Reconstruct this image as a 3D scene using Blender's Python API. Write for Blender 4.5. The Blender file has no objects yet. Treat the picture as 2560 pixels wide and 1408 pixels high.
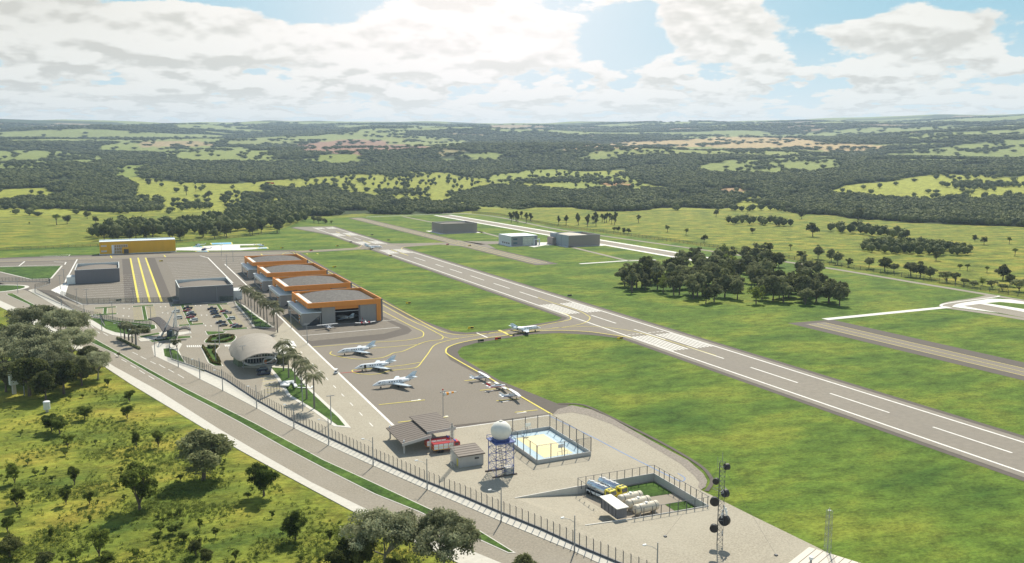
import bpy, math, random
import numpy as np
from mathutils import Vector, Matrix
from mathutils.geometry import tessellate_polygon
R = math.radians
SC = bpy.context.scene
COL = SC.collection
rnd = random.Random(7)

# ------------------------------------------------------------------ camera, sky, sun, exposure
# world frame: +Y runs along the runway away from the viewer, +X to its right, metres
CAM_H = 86.0; FOC = 2143.0; PITCH = R(8.09); YAW = R(24.6)
cd = bpy.data.cameras.new('camera'); cam = bpy.data.objects.new('camera', cd); COL.objects.link(cam)
cam.location = (0, 0, CAM_H); cam.rotation_euler = (math.pi/2 - PITCH, 0, -YAW)
cd.sensor_width = 36.0; cd.lens = 36.0*FOC/2560; cd.clip_start = 1.0; cd.clip_end = 60000
SC.camera = cam
SUN_AZ = R(37.6); SUN_EL = R(47.5)
SC.view_settings.view_transform = 'Standard'; SC.view_settings.look = 'None'
SC.view_settings.exposure = 0.26; SC.view_settings.gamma = 1.0
sd = bpy.data.lights.new('sun', 'SUN'); sd.energy = 5.0; sd.angle = R(0.5); sd.color = (1.0, 0.92, 0.77)
so = bpy.data.objects.new('sun', sd); COL.objects.link(so)
so.rotation_euler = Vector((math.sin(SUN_AZ)*math.cos(SUN_EL), math.cos(SUN_AZ)*math.cos(SUN_EL), math.sin(SUN_EL))).to_track_quat('Z', 'Y').to_euler()

W = bpy.data.worlds.new('World'); SC.world = W; W.use_nodes = True
def world_sky():
    nt = W.node_tree; nt.nodes.clear(); N = nt.nodes.new; L = nt.links.new
    out = N('ShaderNodeOutputWorld'); bg = N('ShaderNodeBackground'); L(bg.outputs[0], out.inputs[0])
    sky = N('ShaderNodeTexSky'); sky.sky_type = 'NISHITA'; sky.sun_disc = False
    sky.sun_elevation = SUN_EL; sky.sun_rotation = SUN_AZ; sky.altitude = 800; sky.air_density = 1.0; sky.dust_density = 0.6
    tc = N('ShaderNodeTexCoord'); sep = N('ShaderNodeSeparateXYZ'); L(tc.outputs['Generated'], sep.inputs[0])
    def M(op, a, b=None, c=None, clamp=False):
        n = N('ShaderNodeMath'); n.operation = op; n.use_clamp = clamp
        for i, v in enumerate((a, b, c)):
            if v is None: continue
            if isinstance(v, (int, float)): n.inputs[i].default_value = v
            else: L(v, n.inputs[i])
        return n.outputs[0]
    def SS(v, lo, hi, a=0.0, b=1.0):
        n = N('ShaderNodeMapRange'); n.interpolation_type = 'SMOOTHSTEP'
        for i, q in enumerate((v, lo, hi, a, b)):
            if isinstance(q, (int, float)): n.inputs[i].default_value = q
            else: L(q, n.inputs[i])
        return n.outputs[0]
    def XYZ(x, y, z):
        n = N('ShaderNodeCombineXYZ')
        for i, v in enumerate((x, y, z)):
            if isinstance(v, (int, float)): n.inputs[i].default_value = v
            else: L(v, n.inputs[i])
        return n.outputs[0]
    def NOI(vec, scale, detail=8, rough=0.55, dist=0.0):
        n = N('ShaderNodeTexNoise'); n.inputs['Scale'].default_value = scale; n.inputs['Detail'].default_value = detail
        n.inputs['Roughness'].default_value = rough; n.inputs['Distortion'].default_value = dist; L(vec, n.inputs['Vector'])
        return n.outputs['Fac']
    def MIX(f, a, b):
        n = N('ShaderNodeMix'); n.data_type = 'RGBA'
        if isinstance(f, float): n.inputs[0].default_value = f
        else: L(f, n.inputs[0])
        for k, v in ((6, a), (7, b)):
            if isinstance(v, tuple): n.inputs[k].default_value = (*v, 1)
            else: L(v, n.inputs[k])
        return n.outputs[2]
    DEG = 57.29578
    el = M('MULTIPLY', M('ARCSINE', sep.outputs[2]), DEG)                    # elevation, degrees
    az = M('SUBTRACT', M('MULTIPLY', M('ARCTAN2', sep.outputs[0], sep.outputs[1]), DEG), math.degrees(YAW))
    # cumulus: big heaps high up, small flat rows towards the horizon
    def dens(de, dt=10):
        e2 = M('ADD', el, de)
        big = NOI(XYZ(M('MULTIPLY', az, 0.14), M('MULTIPLY', e2, 0.25), 3.1), 1.0, dt, 0.54)
        mid = NOI(XYZ(M('MULTIPLY', az, 0.30), M('MULTIPLY', e2, 0.80), 9.4), 1.0, dt-1, 0.56)
        low = NOI(XYZ(M('MULTIPLY', az, 0.55), M('MULTIPLY', e2, 2.6), 5.2), 1.0, dt-1, 0.58)
        a_ = M('ADD', M('MULTIPLY', big, 0.72), M('MULTIPLY', mid, 0.28))
        n1 = MIXF(SS(e2, 4.4, 7.6), mid, a_)
        return MIXF(SS(e2, 2.6, 4.8), low, n1)
    def MIXF(f, a_, b_): return M('ADD', M('MULTIPLY', a_, M('SUBTRACT', 1.0, f)), M('MULTIPLY', b_, f))
    d0 = dens(0.0); s0 = dens(0.0, 4); d1 = dens(0.5, 4)
    def blob(a0, e0, sa, se, k):
        x = M('DIVIDE', M('SUBTRACT', az, a0), sa); y = M('DIVIDE', M('SUBTRACT', el, e0), se)
        r = M('ADD', M('MULTIPLY', x, x), M('MULTIPLY', y, y))
        return M('MULTIPLY', M('POWER', 2.7183, M('MULTIPLY', r, -1.0)), k)
    bias = SS(el, 6.5, 9.6, 0.095, 0.0)
    for b_ in ((-15.0, 10.6, 5.5, 1.5, -0.24), (7.4, 8.0, 3.0, 1.9, -0.24), (20.3, 9.9, 3.4, 1.6, -0.26), (-24.0, 10.2, 1.6, 1.0, -0.14), (18.5, 6.8, 1.5, 1.0, -0.12), (27.0, 8.9, 1.6, .8, -0.12),
              (12.5, 8.4, 3.6, 1.3, 0.22), (23.0, 7.6, 4.0, 1.0, 0.14), (-3.5, 9.2, 6.5, 2.6, 0.24), (-20.0, 7.9, 8.0, 1.8, 0.18), (-29.0, 10.0, 5.0, 1.8, 0.20), (29.0, 10.5, 3.0, 1.0, 0.28), (4.5, 11.4, 4.0, 0.9, 0.2)):
        bias = M('ADD', bias, blob(*b_))
    t0 = M('ADD', d0, bias)
    mask = SS(t0, 0.505, 0.555)
    mask = M('MULTIPLY', mask, SS(el, 14.0, 40.0, 1.0, 0.35))
    # underside of each heap is greyer where there is more cloud above it
    und = SS(M('SUBTRACT', d1, s0), -0.04, 0.075)
    shade = M('MULTIPLY', und, SS(t0, 0.49, 0.60), clamp=True)
    shade = M('MULTIPLY', shade, SS(el, 1.5, 6.0, 0.8, 1.0))
    shade = M('ADD', shade, M('ADD', blob(-30.0, 10.2, 6.5, 3.0, 0.55), blob(30.5, 10.2, 4.5, 2.6, 0.6)), clamp=True)  # vignette darkening at both upper corners, put into the cloud colour
    glow = blob(-1.5, 9.5, 15.0, 7.0, 1.0)
    shade = M('MULTIPLY', shade, M('SUBTRACT', 0.95, M('MULTIPLY', glow, 0.60)))
    lit = MIX(glow, (8.8, 8.5, 7.7), (11.2, 10.1, 9.5))
    cl = MIX(shade, lit, (6.0, 5.7, 4.95))
    blue = MIX(SS(el, 2.5, 9.0), (6.4, 7.6, 7.8), (3.0, 5.5, 6.6))
    blue = MIX(M('MULTIPLY', glow, 0.62), blue, (10.8, 10.0, 9.8))
    low = SS(el, 16.0, 45.0)
    base = MIX(low, blue, sky.outputs[0])
    c = MIX(mask, base, cl)
    hz = SS(el, 2.0, 4.6, 0.45, 0.0)
    c = MIX(hz, c, MIX(glow, (8.8, 8.6, 8.0), (10.0, 9.2, 8.6)))
    c = MIX(SS(el, -2.0, 0.3, 1.0, 0.0), c, (3.0, 3.2, 2.8))
    L(c, bg.inputs[0]); bg.inputs[1].default_value = 0.094
world_sky()

# ------------------------------------------------------------------ pixel (2560 x 1408) -> ground point
_cy, _sy, _cp, _sp = math.cos(YAW), math.sin(YAW), math.cos(PITCH), math.sin(PITCH)
def ray(x, y):
    a = (x-1280)/FOC; b = (704-y)/FOC
    X, Y, Z = a, _cp + b*_sp, -_sp + b*_cp
    return (X*_cy + Y*_sy, -X*_sy + Y*_cy, Z)
def U(x, y, z=0.0):
    d = ray(x, y); t = (z-CAM_H)/d[2]
    return (d[0]*t, d[1]*t)
def PX(X, Y, Z):
    x = X*_cy - Y*_sy; y = X*_sy + Y*_cy; z = Z-CAM_H
    d = y*_cp - z*_sp; u = y*_sp + z*_cp
    return 1280 + FOC*x/d, 704 - FOC*u/d
def inpoly(x, y, P):
    c = False; n = len(P); j = n-1
    for i in range(n):
        if (P[i][1] > y) != (P[j][1] > y) and x < (P[j][0]-P[i][0])*(y-P[i][1])/(P[j][1]-P[i][1]) + P[i][0]: c = not c
        j = i
    return c
# gentle value noise used by the terrain
_g = np.random.RandomState(3).rand(64, 64)
def vnoise(x, y):
    xi = np.floor(x).astype(int); yi = np.floor(y).astype(int); fx = x-xi; fy = y-yi
    fx = fx*fx*(3-2*fx); fy = fy*fy*(3-2*fy)
    a = _g[xi % 64, yi % 64]; b = _g[(xi+1) % 64, yi % 64]; c = _g[xi % 64, (yi+1) % 64]; d = _g[(xi+1) % 64, (yi+1) % 64]
    return (a*(1-fx)+b*fx)*(1-fy) + (c*(1-fx)+d*fx)*fy
def hgt(X, Y):
    """terrain: level airfield, rising slowly to wooded uplands"""
    X = np.asarray(X, float); Y = np.asarray(Y, float)
    lat = X*_cy - Y*_sy; dep = X*_sy + Y*_cy; r = np.hypot(lat, dep)
    t = np.clip((r-1430)/500.0, 0, None); ramp = np.where(t < 1, t*t*0.5, t-0.5)*500.0
    k = 0.0597 + 0.0022*np.clip(lat/np.maximum(r, 1)/0.55, -1.2, 1.2)
    z = ramp*k
    fade = np.clip((r-1500)/1500.0, 0, 1)
    n = (vnoise(lat/900+5, r/700+3)-0.5)*52 + (vnoise(lat/330+9, r/260+1)-0.5)*20
    n = n*fade*np.clip(r/4200.0, 0.4, 1.35)
    far = np.clip((r-7200)/1800.0, 0, 1)*np.where(r < 11000, 1, 1)
    n = n + far*((vnoise(lat/1500+2, r*0+7)-0.5)*46 + (vnoise(lat/480+2, r*0+11)-0.5)*14)
    # wooded hill in the middle distance
    n = n + 26*np.exp(-((lat-120)/750.0)**2 - ((r-3300)/330.0)**2) + 22*np.exp(-((lat-2300)/900.0)**2 - ((r-4700)/500.0)**2)
    z = z + n
    pit = (np.abs(X-116) < 30) & (np.abs(Y-180) < 26)
    return np.where(pit, -4.0, np.where(r > 10500, np.maximum(z - (r-10500)*0.25, -50), z))
def T(x, y):
    """pixel -> point on the terrain"""
    d = ray(x, y); t0 = 100.0
    if d[2] < 0:
        g = -CAM_H/d[2]
        if math.hypot(d[0]*g, d[1]*g) < 1430: return (d[0]*g, d[1]*g, 0.0)
    t = 1300.0
    while t < 12000:
        X, Y, Z = d[0]*t, d[1]*t, CAM_H+d[2]*t
        if Z < float(hgt(X, Y)): break
        t += 6.0 + t*0.002
    return (d[0]*t, d[1]*t, float(hgt(d[0]*t, d[1]*t)))

# ------------------------------------------------------------------ materials
MATS = {}
def _nt(m):
    m.use_nodes = True; nt = m.node_tree
    return nt, nt.nodes.new, nt.links.new, nt.nodes['Principled BSDF']
def mat(name, col, rough=0.7, metal=0.0, var=0.12, scale=1.5, bump=0.0, bscale=8.0, spec=0.3, detail=6.0, col2=None, stretch=None, objrand=0.0, coat=0.0, big=None):
    """procedural surface: base colour broken up by two noises"""
    if name in MATS: return MATS[name]
    m = bpy.data.materials.new(name); nt, N, L, bs = _nt(m)
    tc = N('ShaderNodeTexCoord'); src = tc.outputs['Object']
    if stretch:
        mp = N('ShaderNodeMapping'); mp.inputs['Scale'].default_value = stretch; L(src, mp.inputs['Vector']); src = mp.outputs[0]
    n = N('ShaderNodeTexNoise'); n.inputs['Scale'].default_value = scale; n.inputs['Detail'].default_value = detail; n.inputs['Roughness'].default_value = 0.62
    L(src, n.inputs['Vector'])
    cr = N('ShaderNodeValToRGB'); L(n.outputs['Fac'], cr.inputs[0])
    c2 = col2 if col2 else tuple(min(1, c*(1+var)) for c in col); c1 = tuple(c*(1-var) for c in col) if not col2 else col
    cr.color_ramp.elements[0].position = 0.30; cr.color_ramp.elements[1].position = 0.70
    cr.color_ramp.elements[0].color = (*c1, 1); cr.color_ramp.elements[1].color = (*c2, 1)
    res = cr.outputs[0]
    if big:
        sc_, amt, bc = big
        n2 = N('ShaderNodeTexNoise'); n2.inputs['Scale'].default_value = sc_; n2.inputs['Detail'].default_value = 5; L(tc.outputs['Object'], n2.inputs['Vector'])
        mr = N('ShaderNodeMapRange'); mr.inputs[1].default_value = 0.42; mr.inputs[2].default_value = 0.66; mr.inputs[4].default_value = amt; L(n2.outputs['Fac'], mr.inputs[0])
        mx = N('ShaderNodeMix'); mx.data_type = 'RGBA'; L(mr.outputs[0], mx.inputs[0]); L(res, mx.inputs[6]); mx.inputs[7].default_value = (*bc, 1); res = mx.outputs[2]
    if objrand:
        oi = N('ShaderNodeObjectInfo'); hs = N('ShaderNodeHueSaturation')
        a = N('ShaderNodeMapRange'); a.inputs[3].default_value = 1-objrand; a.inputs[4].default_value = 1+objrand; L(oi.outputs['Random'], a.inputs[0]); L(a.outputs[0], hs.inputs['Value'])
        L(res, hs.inputs['Color']); res = hs.outputs[0]
    L(res, bs.inputs['Base Color'])
    bs.inputs['Roughness'].default_value = rough; bs.inputs['Metallic'].default_value = metal; bs.inputs['Specular IOR Level'].default_value = spec
    bs.inputs['Coat Weight'].default_value = coat
    if bump:
        b = N('ShaderNodeTexNoise'); b.inputs['Scale'].default_value = bscale; b.inputs['Detail'].default_value = 6; L(src, b.inputs['Vector'])
        bp = N('ShaderNodeBump'); bp.inputs['Strength'].default_value = bump; bp.inputs['Distance'].default_value = 0.2; L(b.outputs['Fac'], bp.inputs['Height']); L(bp.outputs[0], bs.inputs['Normal'])
    MATS[name] = m
    return m
def leafmat(name, c1, c2, rand=0.25, trans=0.25):
    m = bpy.data.materials.new(name); nt, N, L, bs = _nt(m)
    geo = N('ShaderNodeTexCoord'); n = N('ShaderNodeTexNoise'); n.inputs['Scale'].default_value = 0.55; n.inputs['Detail'].default_value = 4; L(geo.outputs['Object'], n.inputs['Vector'])
    oi = N('ShaderNodeObjectInfo'); ad = N('ShaderNodeMath'); ad.operation = 'MULTIPLY_ADD'; L(oi.outputs['Random'], ad.inputs[0]); ad.inputs[1].default_value = rand; L(n.outputs['Fac'], ad.inputs[2])
    sb = N('ShaderNodeMath'); sb.operation = 'SUBTRACT'; L(ad.outputs[0], sb.inputs[0]); sb.inputs[1].default_value = rand*0.5
    cr = N('ShaderNodeValToRGB'); L(sb.outputs[0], cr.inputs[0]); e = cr.color_ramp.elements
    e[0].position = 0.34; e[1].position = 0.68; e[0].color = (*c1, 1); e[1].color = (*c2, 1)
    L(cr.outputs[0], bs.inputs['Base Color']); bs.inputs['Roughness'].default_value = 0.8; bs.inputs['Specular IOR Level'].default_value = 0.12
    tr = N('ShaderNodeBsdfTranslucent'); L(cr.outputs[0], tr.inputs[0]); mx = N('ShaderNodeMixShader'); mx.inputs[0].default_value = trans
    out = nt.nodes['Material Output']; L(bs.outputs[0], mx.inputs[1]); L(tr.outputs[0], mx.inputs[2]); L(mx.outputs[0], out.inputs[0])
    MATS[name] = m
    return m
def glassmat(name, col=(0.03, 0.04, 0.05), rough=0.08):
    m = bpy.data.materials.new(name); nt, N, L, bs = _nt(m)
    bs.inputs['Base Color'].default_value = (*col, 1); bs.inputs['Roughness'].default_value = rough; bs.inputs['Specular IOR Level'].default_value = 0.8; bs.inputs['Coat Weight'].default_value = 0.3
    MATS[name] = m
    return m
def grassmat(name, dark, mid, yel, sc=0.03, fine=1.0, stretch=(1, 1, 1), dry=(0.30, 0.17, 0.05), dryamt=0.0, bump=0.3, vcol=False):
    m = bpy.data.materials.new(name); nt, N, L, bs = _nt(m)
    tc = N('ShaderNodeTexCoord'); mp = N('ShaderNodeMapping'); mp.inputs['Scale'].default_value = stretch; mp.inputs['Rotation'].default_value = (0, 0, YAW); L(tc.outputs['Object'], mp.inputs['Vector'])
    def noi(s, d=6, r=0.6):
        n = N('ShaderNodeTexNoise'); n.inputs['Scale'].default_value = s; n.inputs['Detail'].default_value = d; n.inputs['Roughness'].default_value = r; L(mp.outputs[0], n.inputs['Vector']); return n.outputs['Fac']
    a = noi(sc); cr = N('ShaderNodeValToRGB'); L(a, cr.inputs[0]); e = cr.color_ramp.elements
    e[0].position = 0.34; e[0].color = (*dark, 1); e[1].position = 0.68; e[1].color = (*yel, 1); k = e.new(0.5); k.color = (*mid, 1)
    res = cr.outputs[0]
    if dryamt:
        d = noi(sc*2.3+0.01, 7, 0.65); mr = N('ShaderNodeMapRange'); mr.inputs[1].default_value = 0.66; mr.inputs[2].default_value = 0.74; mr.inputs[4].default_value = dryamt; L(d, mr.inputs[0])
        mx = N('ShaderNodeMix'); mx.data_type = 'RGBA'; L(mr.outputs[0], mx.inputs[0]); L(res, mx.inputs[6]); mx.inputs[7].default_value = (*dry, 1); res = mx.outputs[2]
    if vcol:
        at = N('ShaderNodeAttribute'); at.attribute_name = 'field'; mx = N('ShaderNodeMix'); mx.data_type = 'RGBA'; L(at.outputs['Alpha'], mx.inputs[0]); L(res, mx.inputs[6]); L(at.outputs['Color'], mx.inputs[7]); res = mx.outputs[2]
    f = noi(fine, 5, 0.75); f2 = noi(fine*0.17, 5, 0.7)
    sm = N('ShaderNodeMath'); sm.operation = 'ADD'; L(f, sm.inputs[0]); L(f2, sm.inputs[1])
    mr = N('ShaderNodeMapRange'); mr.inputs[1].default_value = 0.8; mr.inputs[2].default_value = 1.2; mr.inputs[3].default_value = 0.55; mr.inputs[4].default_value = 1.45; L(sm.outputs[0], mr.inputs[0])
    hs = N('ShaderNodeHueSaturation'); L(res, hs.inputs['Color']); L(mr.outputs[0], hs.inputs['Value'])
    L(hs.outputs[0], bs.inputs['Base Color']); bs.inputs['Roughness'].default_value = 0.9; bs.inputs['Specular IOR Level'].default_value = 0.1
    bp = N('ShaderNodeBump'); bp.inputs['Strength'].default_value = bump; bp.inputs['Distance'].default_value = 0.6; L(f, bp.inputs['Height']); L(bp.outputs[0], bs.inputs['Normal'])
    MATS[name] = m
    return m
asph = mat('asphalt', (0.215, 0.190, 0.156), 0.9, var=0.2, scale=1.8, big=(0.03, 0.35, (0.25, 0.225, 0.195)), detail=8)
asph_l = mat('asphalt_light', (0.275, 0.247, 0.198), 0.9, var=0.22, scale=1.8, big=(0.05, 0.4, (0.32, 0.293, 0.25)), detail=8)
asph_d = mat('asphalt_dark', (0.115, 0.100, 0.086), 0.9, var=0.08, scale=0.5)
conc = mat('concrete_paving', (0.365, 0.332, 0.262), 0.9, var=0.26, scale=2.2, big=(0.06, 0.45, (0.43, 0.397, 0.318)), detail=9)
gravel = mat('gravel', (0.27, 0.24, 0.205), 0.95, var=0.30, scale=1.6, detail=8, bump=0.3, bscale=3)
tile = mat('pale_paving_tile', (0.56, 0.54, 0.48), 0.85, var=0.08, scale=0.7)
kerbm = mat('kerb_concrete', (0.62, 0.60, 0.55), 0.85, var=0.06)
white = mat('white_paint', (0.76, 0.75, 0.71), 0.7, var=0.07, scale=0.6, big=(0.4, 0.35, (0.52, 0.50, 0.46)))
yellow = mat('yellow_paint', (0.72, 0.62, 0.10), 0.7, var=0.08, scale=0.6, big=(0.4, 0.35, (0.50, 0.42, 0.10)))
blackm = mat('black_rubber', (0.02, 0.02, 0.022), 0.8)
steel = mat('galvanised_steel', (0.30, 0.32, 0.34), 0.5, 0.3, var=0.1)
dsteel = mat('dark_steel', (0.10, 0.11, 0.125), 0.55, 0.2, var=0.15)
wmetal = mat('white_metal', (0.80, 0.82, 0.84), 0.35, 0.0, var=0.03)
glass = glassmat('dark_glass')
lglass = glassmat('blue_glass', (0.10, 0.16, 0.22), 0.1)
turf = grassmat('mown_grass', (0.056, 0.112, 0.018), (0.104, 0.166, 0.024), (0.190, 0.222, 0.032), 0.020, 0.75, (1.0, 1.7, 1), (0.20, 0.12, 0.03), 0.5)
lawn = grassmat('lawn_grass', (0.040, 0.085, 0.018), (0.06, 0.115, 0.022), (0.09, 0.15, 0.03), 0.05, 1.5)
meadow = grassmat('meadow_grass', (0.085, 0.130, 0.022), (0.185, 0.215, 0.032), (0.30, 0.265, 0.045), 0.034, 0.45, (1, 1.5, 1), (0.38, 0.20, 0.06), 0.7, 1.0, vcol=True)

# ------------------------------------------------------------------ mesh helpers
class MB:
    def __init__(s): s.v = []; s.f = []; s.mi = []; s.k = 0
    def add(s, vs, fs):
        b = len(s.v); s.v += [tuple(p) for p in vs]; s.f += [tuple(b+i for i in q) for q in fs]; s.mi += [s.k]*len(fs); return s
    def box(s, x0, x1, y0, y1, z0, z1):
        return s.add([(x0,y0,z0),(x1,y0,z0),(x1,y1,z0),(x0,y1,z0),(x0,y0,z1),(x1,y0,z1),(x1,y1,z1),(x0,y1,z1)], [(0,3,2,1),(4,5,6,7),(0,1,5,4),(1,2,6,5),(2,3,7,6),(3,0,4,7)])
    def tube(s, p, q, r0, r1=None, n=6):
        r1 = r0 if r1 is None else r1; p = Vector(p); q = Vector(q); d = (q-p)
        if d.length < 1e-6: return s
        d.normalize(); a = d.orthogonal().normalized(); b = d.cross(a)
        ring = [(a*math.cos(2*math.pi*i/n)+b*math.sin(2*math.pi*i/n)) for i in range(n)]
        vs = [p+r*r0 for r in ring]+[q+r*r1 for r in ring]
        fs = [(i, (i+1) % n, n+(i+1) % n, n+i) for i in range(n)]+[tuple(range(n))[::-1], tuple(range(n, 2*n))]
        return s.add(vs, fs)
    def path(s, pts, r, n=6):
        for a, b in zip(pts, pts[1:]): s.tube(a, b, r, r, n)
        return s
    def loft(s, rings, caps=True, closed=True):
        n = len(rings[0]); vs = [p for r in rings for p in r]; fs = []
        for i in range(len(rings)-1):
            for j in range(n if closed else n-1):
                fs.append((i*n+j, i*n+(j+1) % n, (i+1)*n+(j+1) % n, (i+1)*n+j))
        if caps: fs += [tuple(range(n))[::-1], tuple(range((len(rings)-1)*n, len(rings)*n))]
        return s.add(vs, fs)
    def prism(s, P, z0, z1, bottom=True):
        if area(P) < 0: P = P[::-1]
        n = len(P); tri = tessellate_polygon([[Vector((p[0], p[1], 0)) for p in P]])
        vs = [(p[0], p[1], z0) for p in P]+[(p[0], p[1], z1) for p in P]
        fs = []
        for t in tri:
            a, b, c = t; A, B, C_ = P[a], P[b], P[c]
            if (B[0]-A[0])*(C_[1]-A[1])-(B[1]-A[1])*(C_[0]-A[0]) < 0: b, c = c, b
            fs.append((a+n, b+n, c+n))
            if bottom: fs.append((a, c, b))
        fs += [(i, (i+1) % n, n+(i+1) % n, n+i) for i in range(n)]
        return s.add(vs, fs)
    def sheet(s, P, z, holes=()):
        loops = [[Vector((p[0], p[1], 0)) for p in P]]+[[Vector((p[0], p[1], 0)) for p in h] for h in holes]
        allp = [p for l in loops for p in l]; tri = tessellate_polygon(loops); fs = []
        for a, b, c in tri:
            A, B, C_ = allp[a], allp[b], allp[c]; k = (B.x-A.x)*(C_.y-A.y)-(B.y-A.y)*(C_.x-A.x)
            if abs(k) < 1e-9: continue
            fs.append((a, b, c) if k > 0 else (a, c, b))
        zz = z if callable(z) else (lambda x, y: z)
        return s.add([(p.x, p.y, zz(p.x, p.y)) for p in allp], fs)
    def extr(s, P, axis, a0, a1):
        """polygon P in the plane across 'axis', extruded from a0 to a1"""
        n = len(P); mk = {'x': lambda p, a: (a, p[0], p[1]), 'y': lambda p, a: (p[0], a, p[1])}[axis]
        vs = [mk(p, a0) for p in P]+[mk(p, a1) for p in P]
        return s.add(vs, [tuple(range(n))[::-1], tuple(range(n, 2*n))]+[(i, (i+1) % n, n+(i+1) % n, n+i) for i in range(n)])
    def ell(s, c, rx, ry, rz, n=12, m=8, z0=-1.0):
        rings = []
        for i in range(m+1):
            t = math.asin(z0) + (math.pi/2-math.asin(z0))*i/m; cr = max(math.cos(t), 0.001)
            rings.append([(c[0]+rx*cr*math.cos(2*math.pi*j/n), c[1]+ry*cr*math.sin(2*math.pi*j/n), c[2]+rz*math.sin(t)) for j in range(n)])
        return s.loft(rings)
    def ribbon(s, pts, w, z):
        n = len(pts); vs = []
        for i, p in enumerate(pts):
            a = pts[max(i-1, 0)]; b = pts[min(i+1, n-1)]; dx, dy = b[0]-a[0], b[1]-a[1]; l = math.hypot(dx, dy) or 1
            nx, ny = -dy/l*w/2, dx/l*w/2; vs += [(p[0]+nx, p[1]+ny, z), (p[0]-nx, p[1]-ny, z)]
        return s.add(vs, [(2*i+1, 2*i+3, 2*i+2, 2*i) for i in range(n-1)])
    def build(s, name, m, parent=None, smooth=False, loc=None, rotz=0):
        me = bpy.data.meshes.new(name); me.from_pydata(s.v, [], s.f)
        ms = m if isinstance(m, (list, tuple)) else [m]
        for x in ms: me.materials.append(x)
        if len(ms) > 1: me.polygons.foreach_set('material_index', s.mi)
        if smooth: me.polygons.foreach_set('use_smooth', [True]*len(s.f))
        me.update()
        o = bpy.data.objects.new(name, me); COL.objects.link(o)
        if parent: o.parent = parent
        if loc: o.location = loc
        if rotz: o.rotation_euler.z = rotz
        return o
def area(P):
    return 0.5*sum(P[i][0]*P[(i+1) % len(P)][1]-P[(i+1) % len(P)][0]*P[i][1] for i in range(len(P)))
def inset(P, w):
    """shrink a polygon by w metres"""
    if area(P) < 0: P = P[::-1]
    n = len(P); out = []
    for i in range(n):
        a, b, c = P[i-1], P[i], P[(i+1) % n]
        d1 = Vector((b[0]-a[0], b[1]-a[1])).normalized(); d2 = Vector((c[0]-b[0], c[1]-b[1])).normalized()
        n1 = Vector((-d1.y, d1.x)); n2 = Vector((-d2.y, d2.x)); m = n1+n2
        k = 1/max(0.35, 1+n1.dot(n2)); out.append((b[0]+m.x*w*k, b[1]+m.y*w*k))
    return out
def smooth(pts, k=6, closed=False):
    """Catmull-Rom through the points"""
    n = len(pts); out = []
    rng = range(n if closed else n-1)
    for i in rng:
        g = (lambda j: pts[j % n]) if closed else (lambda j: pts[min(max(j, 0), n-1)])
        p0, p1, p2, p3 = g(i-1), g(i), g(i+1), g(i+2)
        for q in range(k):
            t = q/k; out.append(tuple(0.5*((2*p1[d])+(-p0[d]+p2[d])*t+(2*p0[d]-5*p1[d]+4*p2[d]-p3[d])*t*t+(-p0[d]+3*p1[d]-3*p2[d]+p3[d])*t**3) for d in range(len(p1))))
    if not closed: out.append(tuple(pts[-1]))
    return out
def UL(*pp): return [U(*p) for p in pp]
def tag(o, label=None, cat=None, group=None, kind=None):
    if label: o['label'] = label
    if cat: o['category'] = cat
    if group: o['group'] = group
    if kind: o['kind'] = kind
    return o
def thing(name, label, cat, loc=(0, 0, 0), rotz=0, group=None):
    o = bpy.data.objects.new(name, None); COL.objects.link(o); o.location = loc; o.rotation_euler.z = rotz; o.empty_display_size = 0.5
    return tag(o, label, cat, group)
def dup(root, loc=None, rotz=None, label=None, group=None, scale=None):
    def cp(o, par):
        c = o.copy(); COL.objects.link(c); c.parent = par
        for ch in list(o.children): cp(ch, c)
        return c
    r = cp(root, None)
    if loc is not None: r.location = loc
    if rotz is not None: r.rotation_euler.z = rotz
    if label: r['label'] = label
    if group: r['group'] = group
    if scale is not None: r.scale = (scale,)*3 if isinstance(scale, (int, float)) else scale
    return r
def struct(name, mb, m): return tag(mb.build(name, m), kind='structure')

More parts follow.
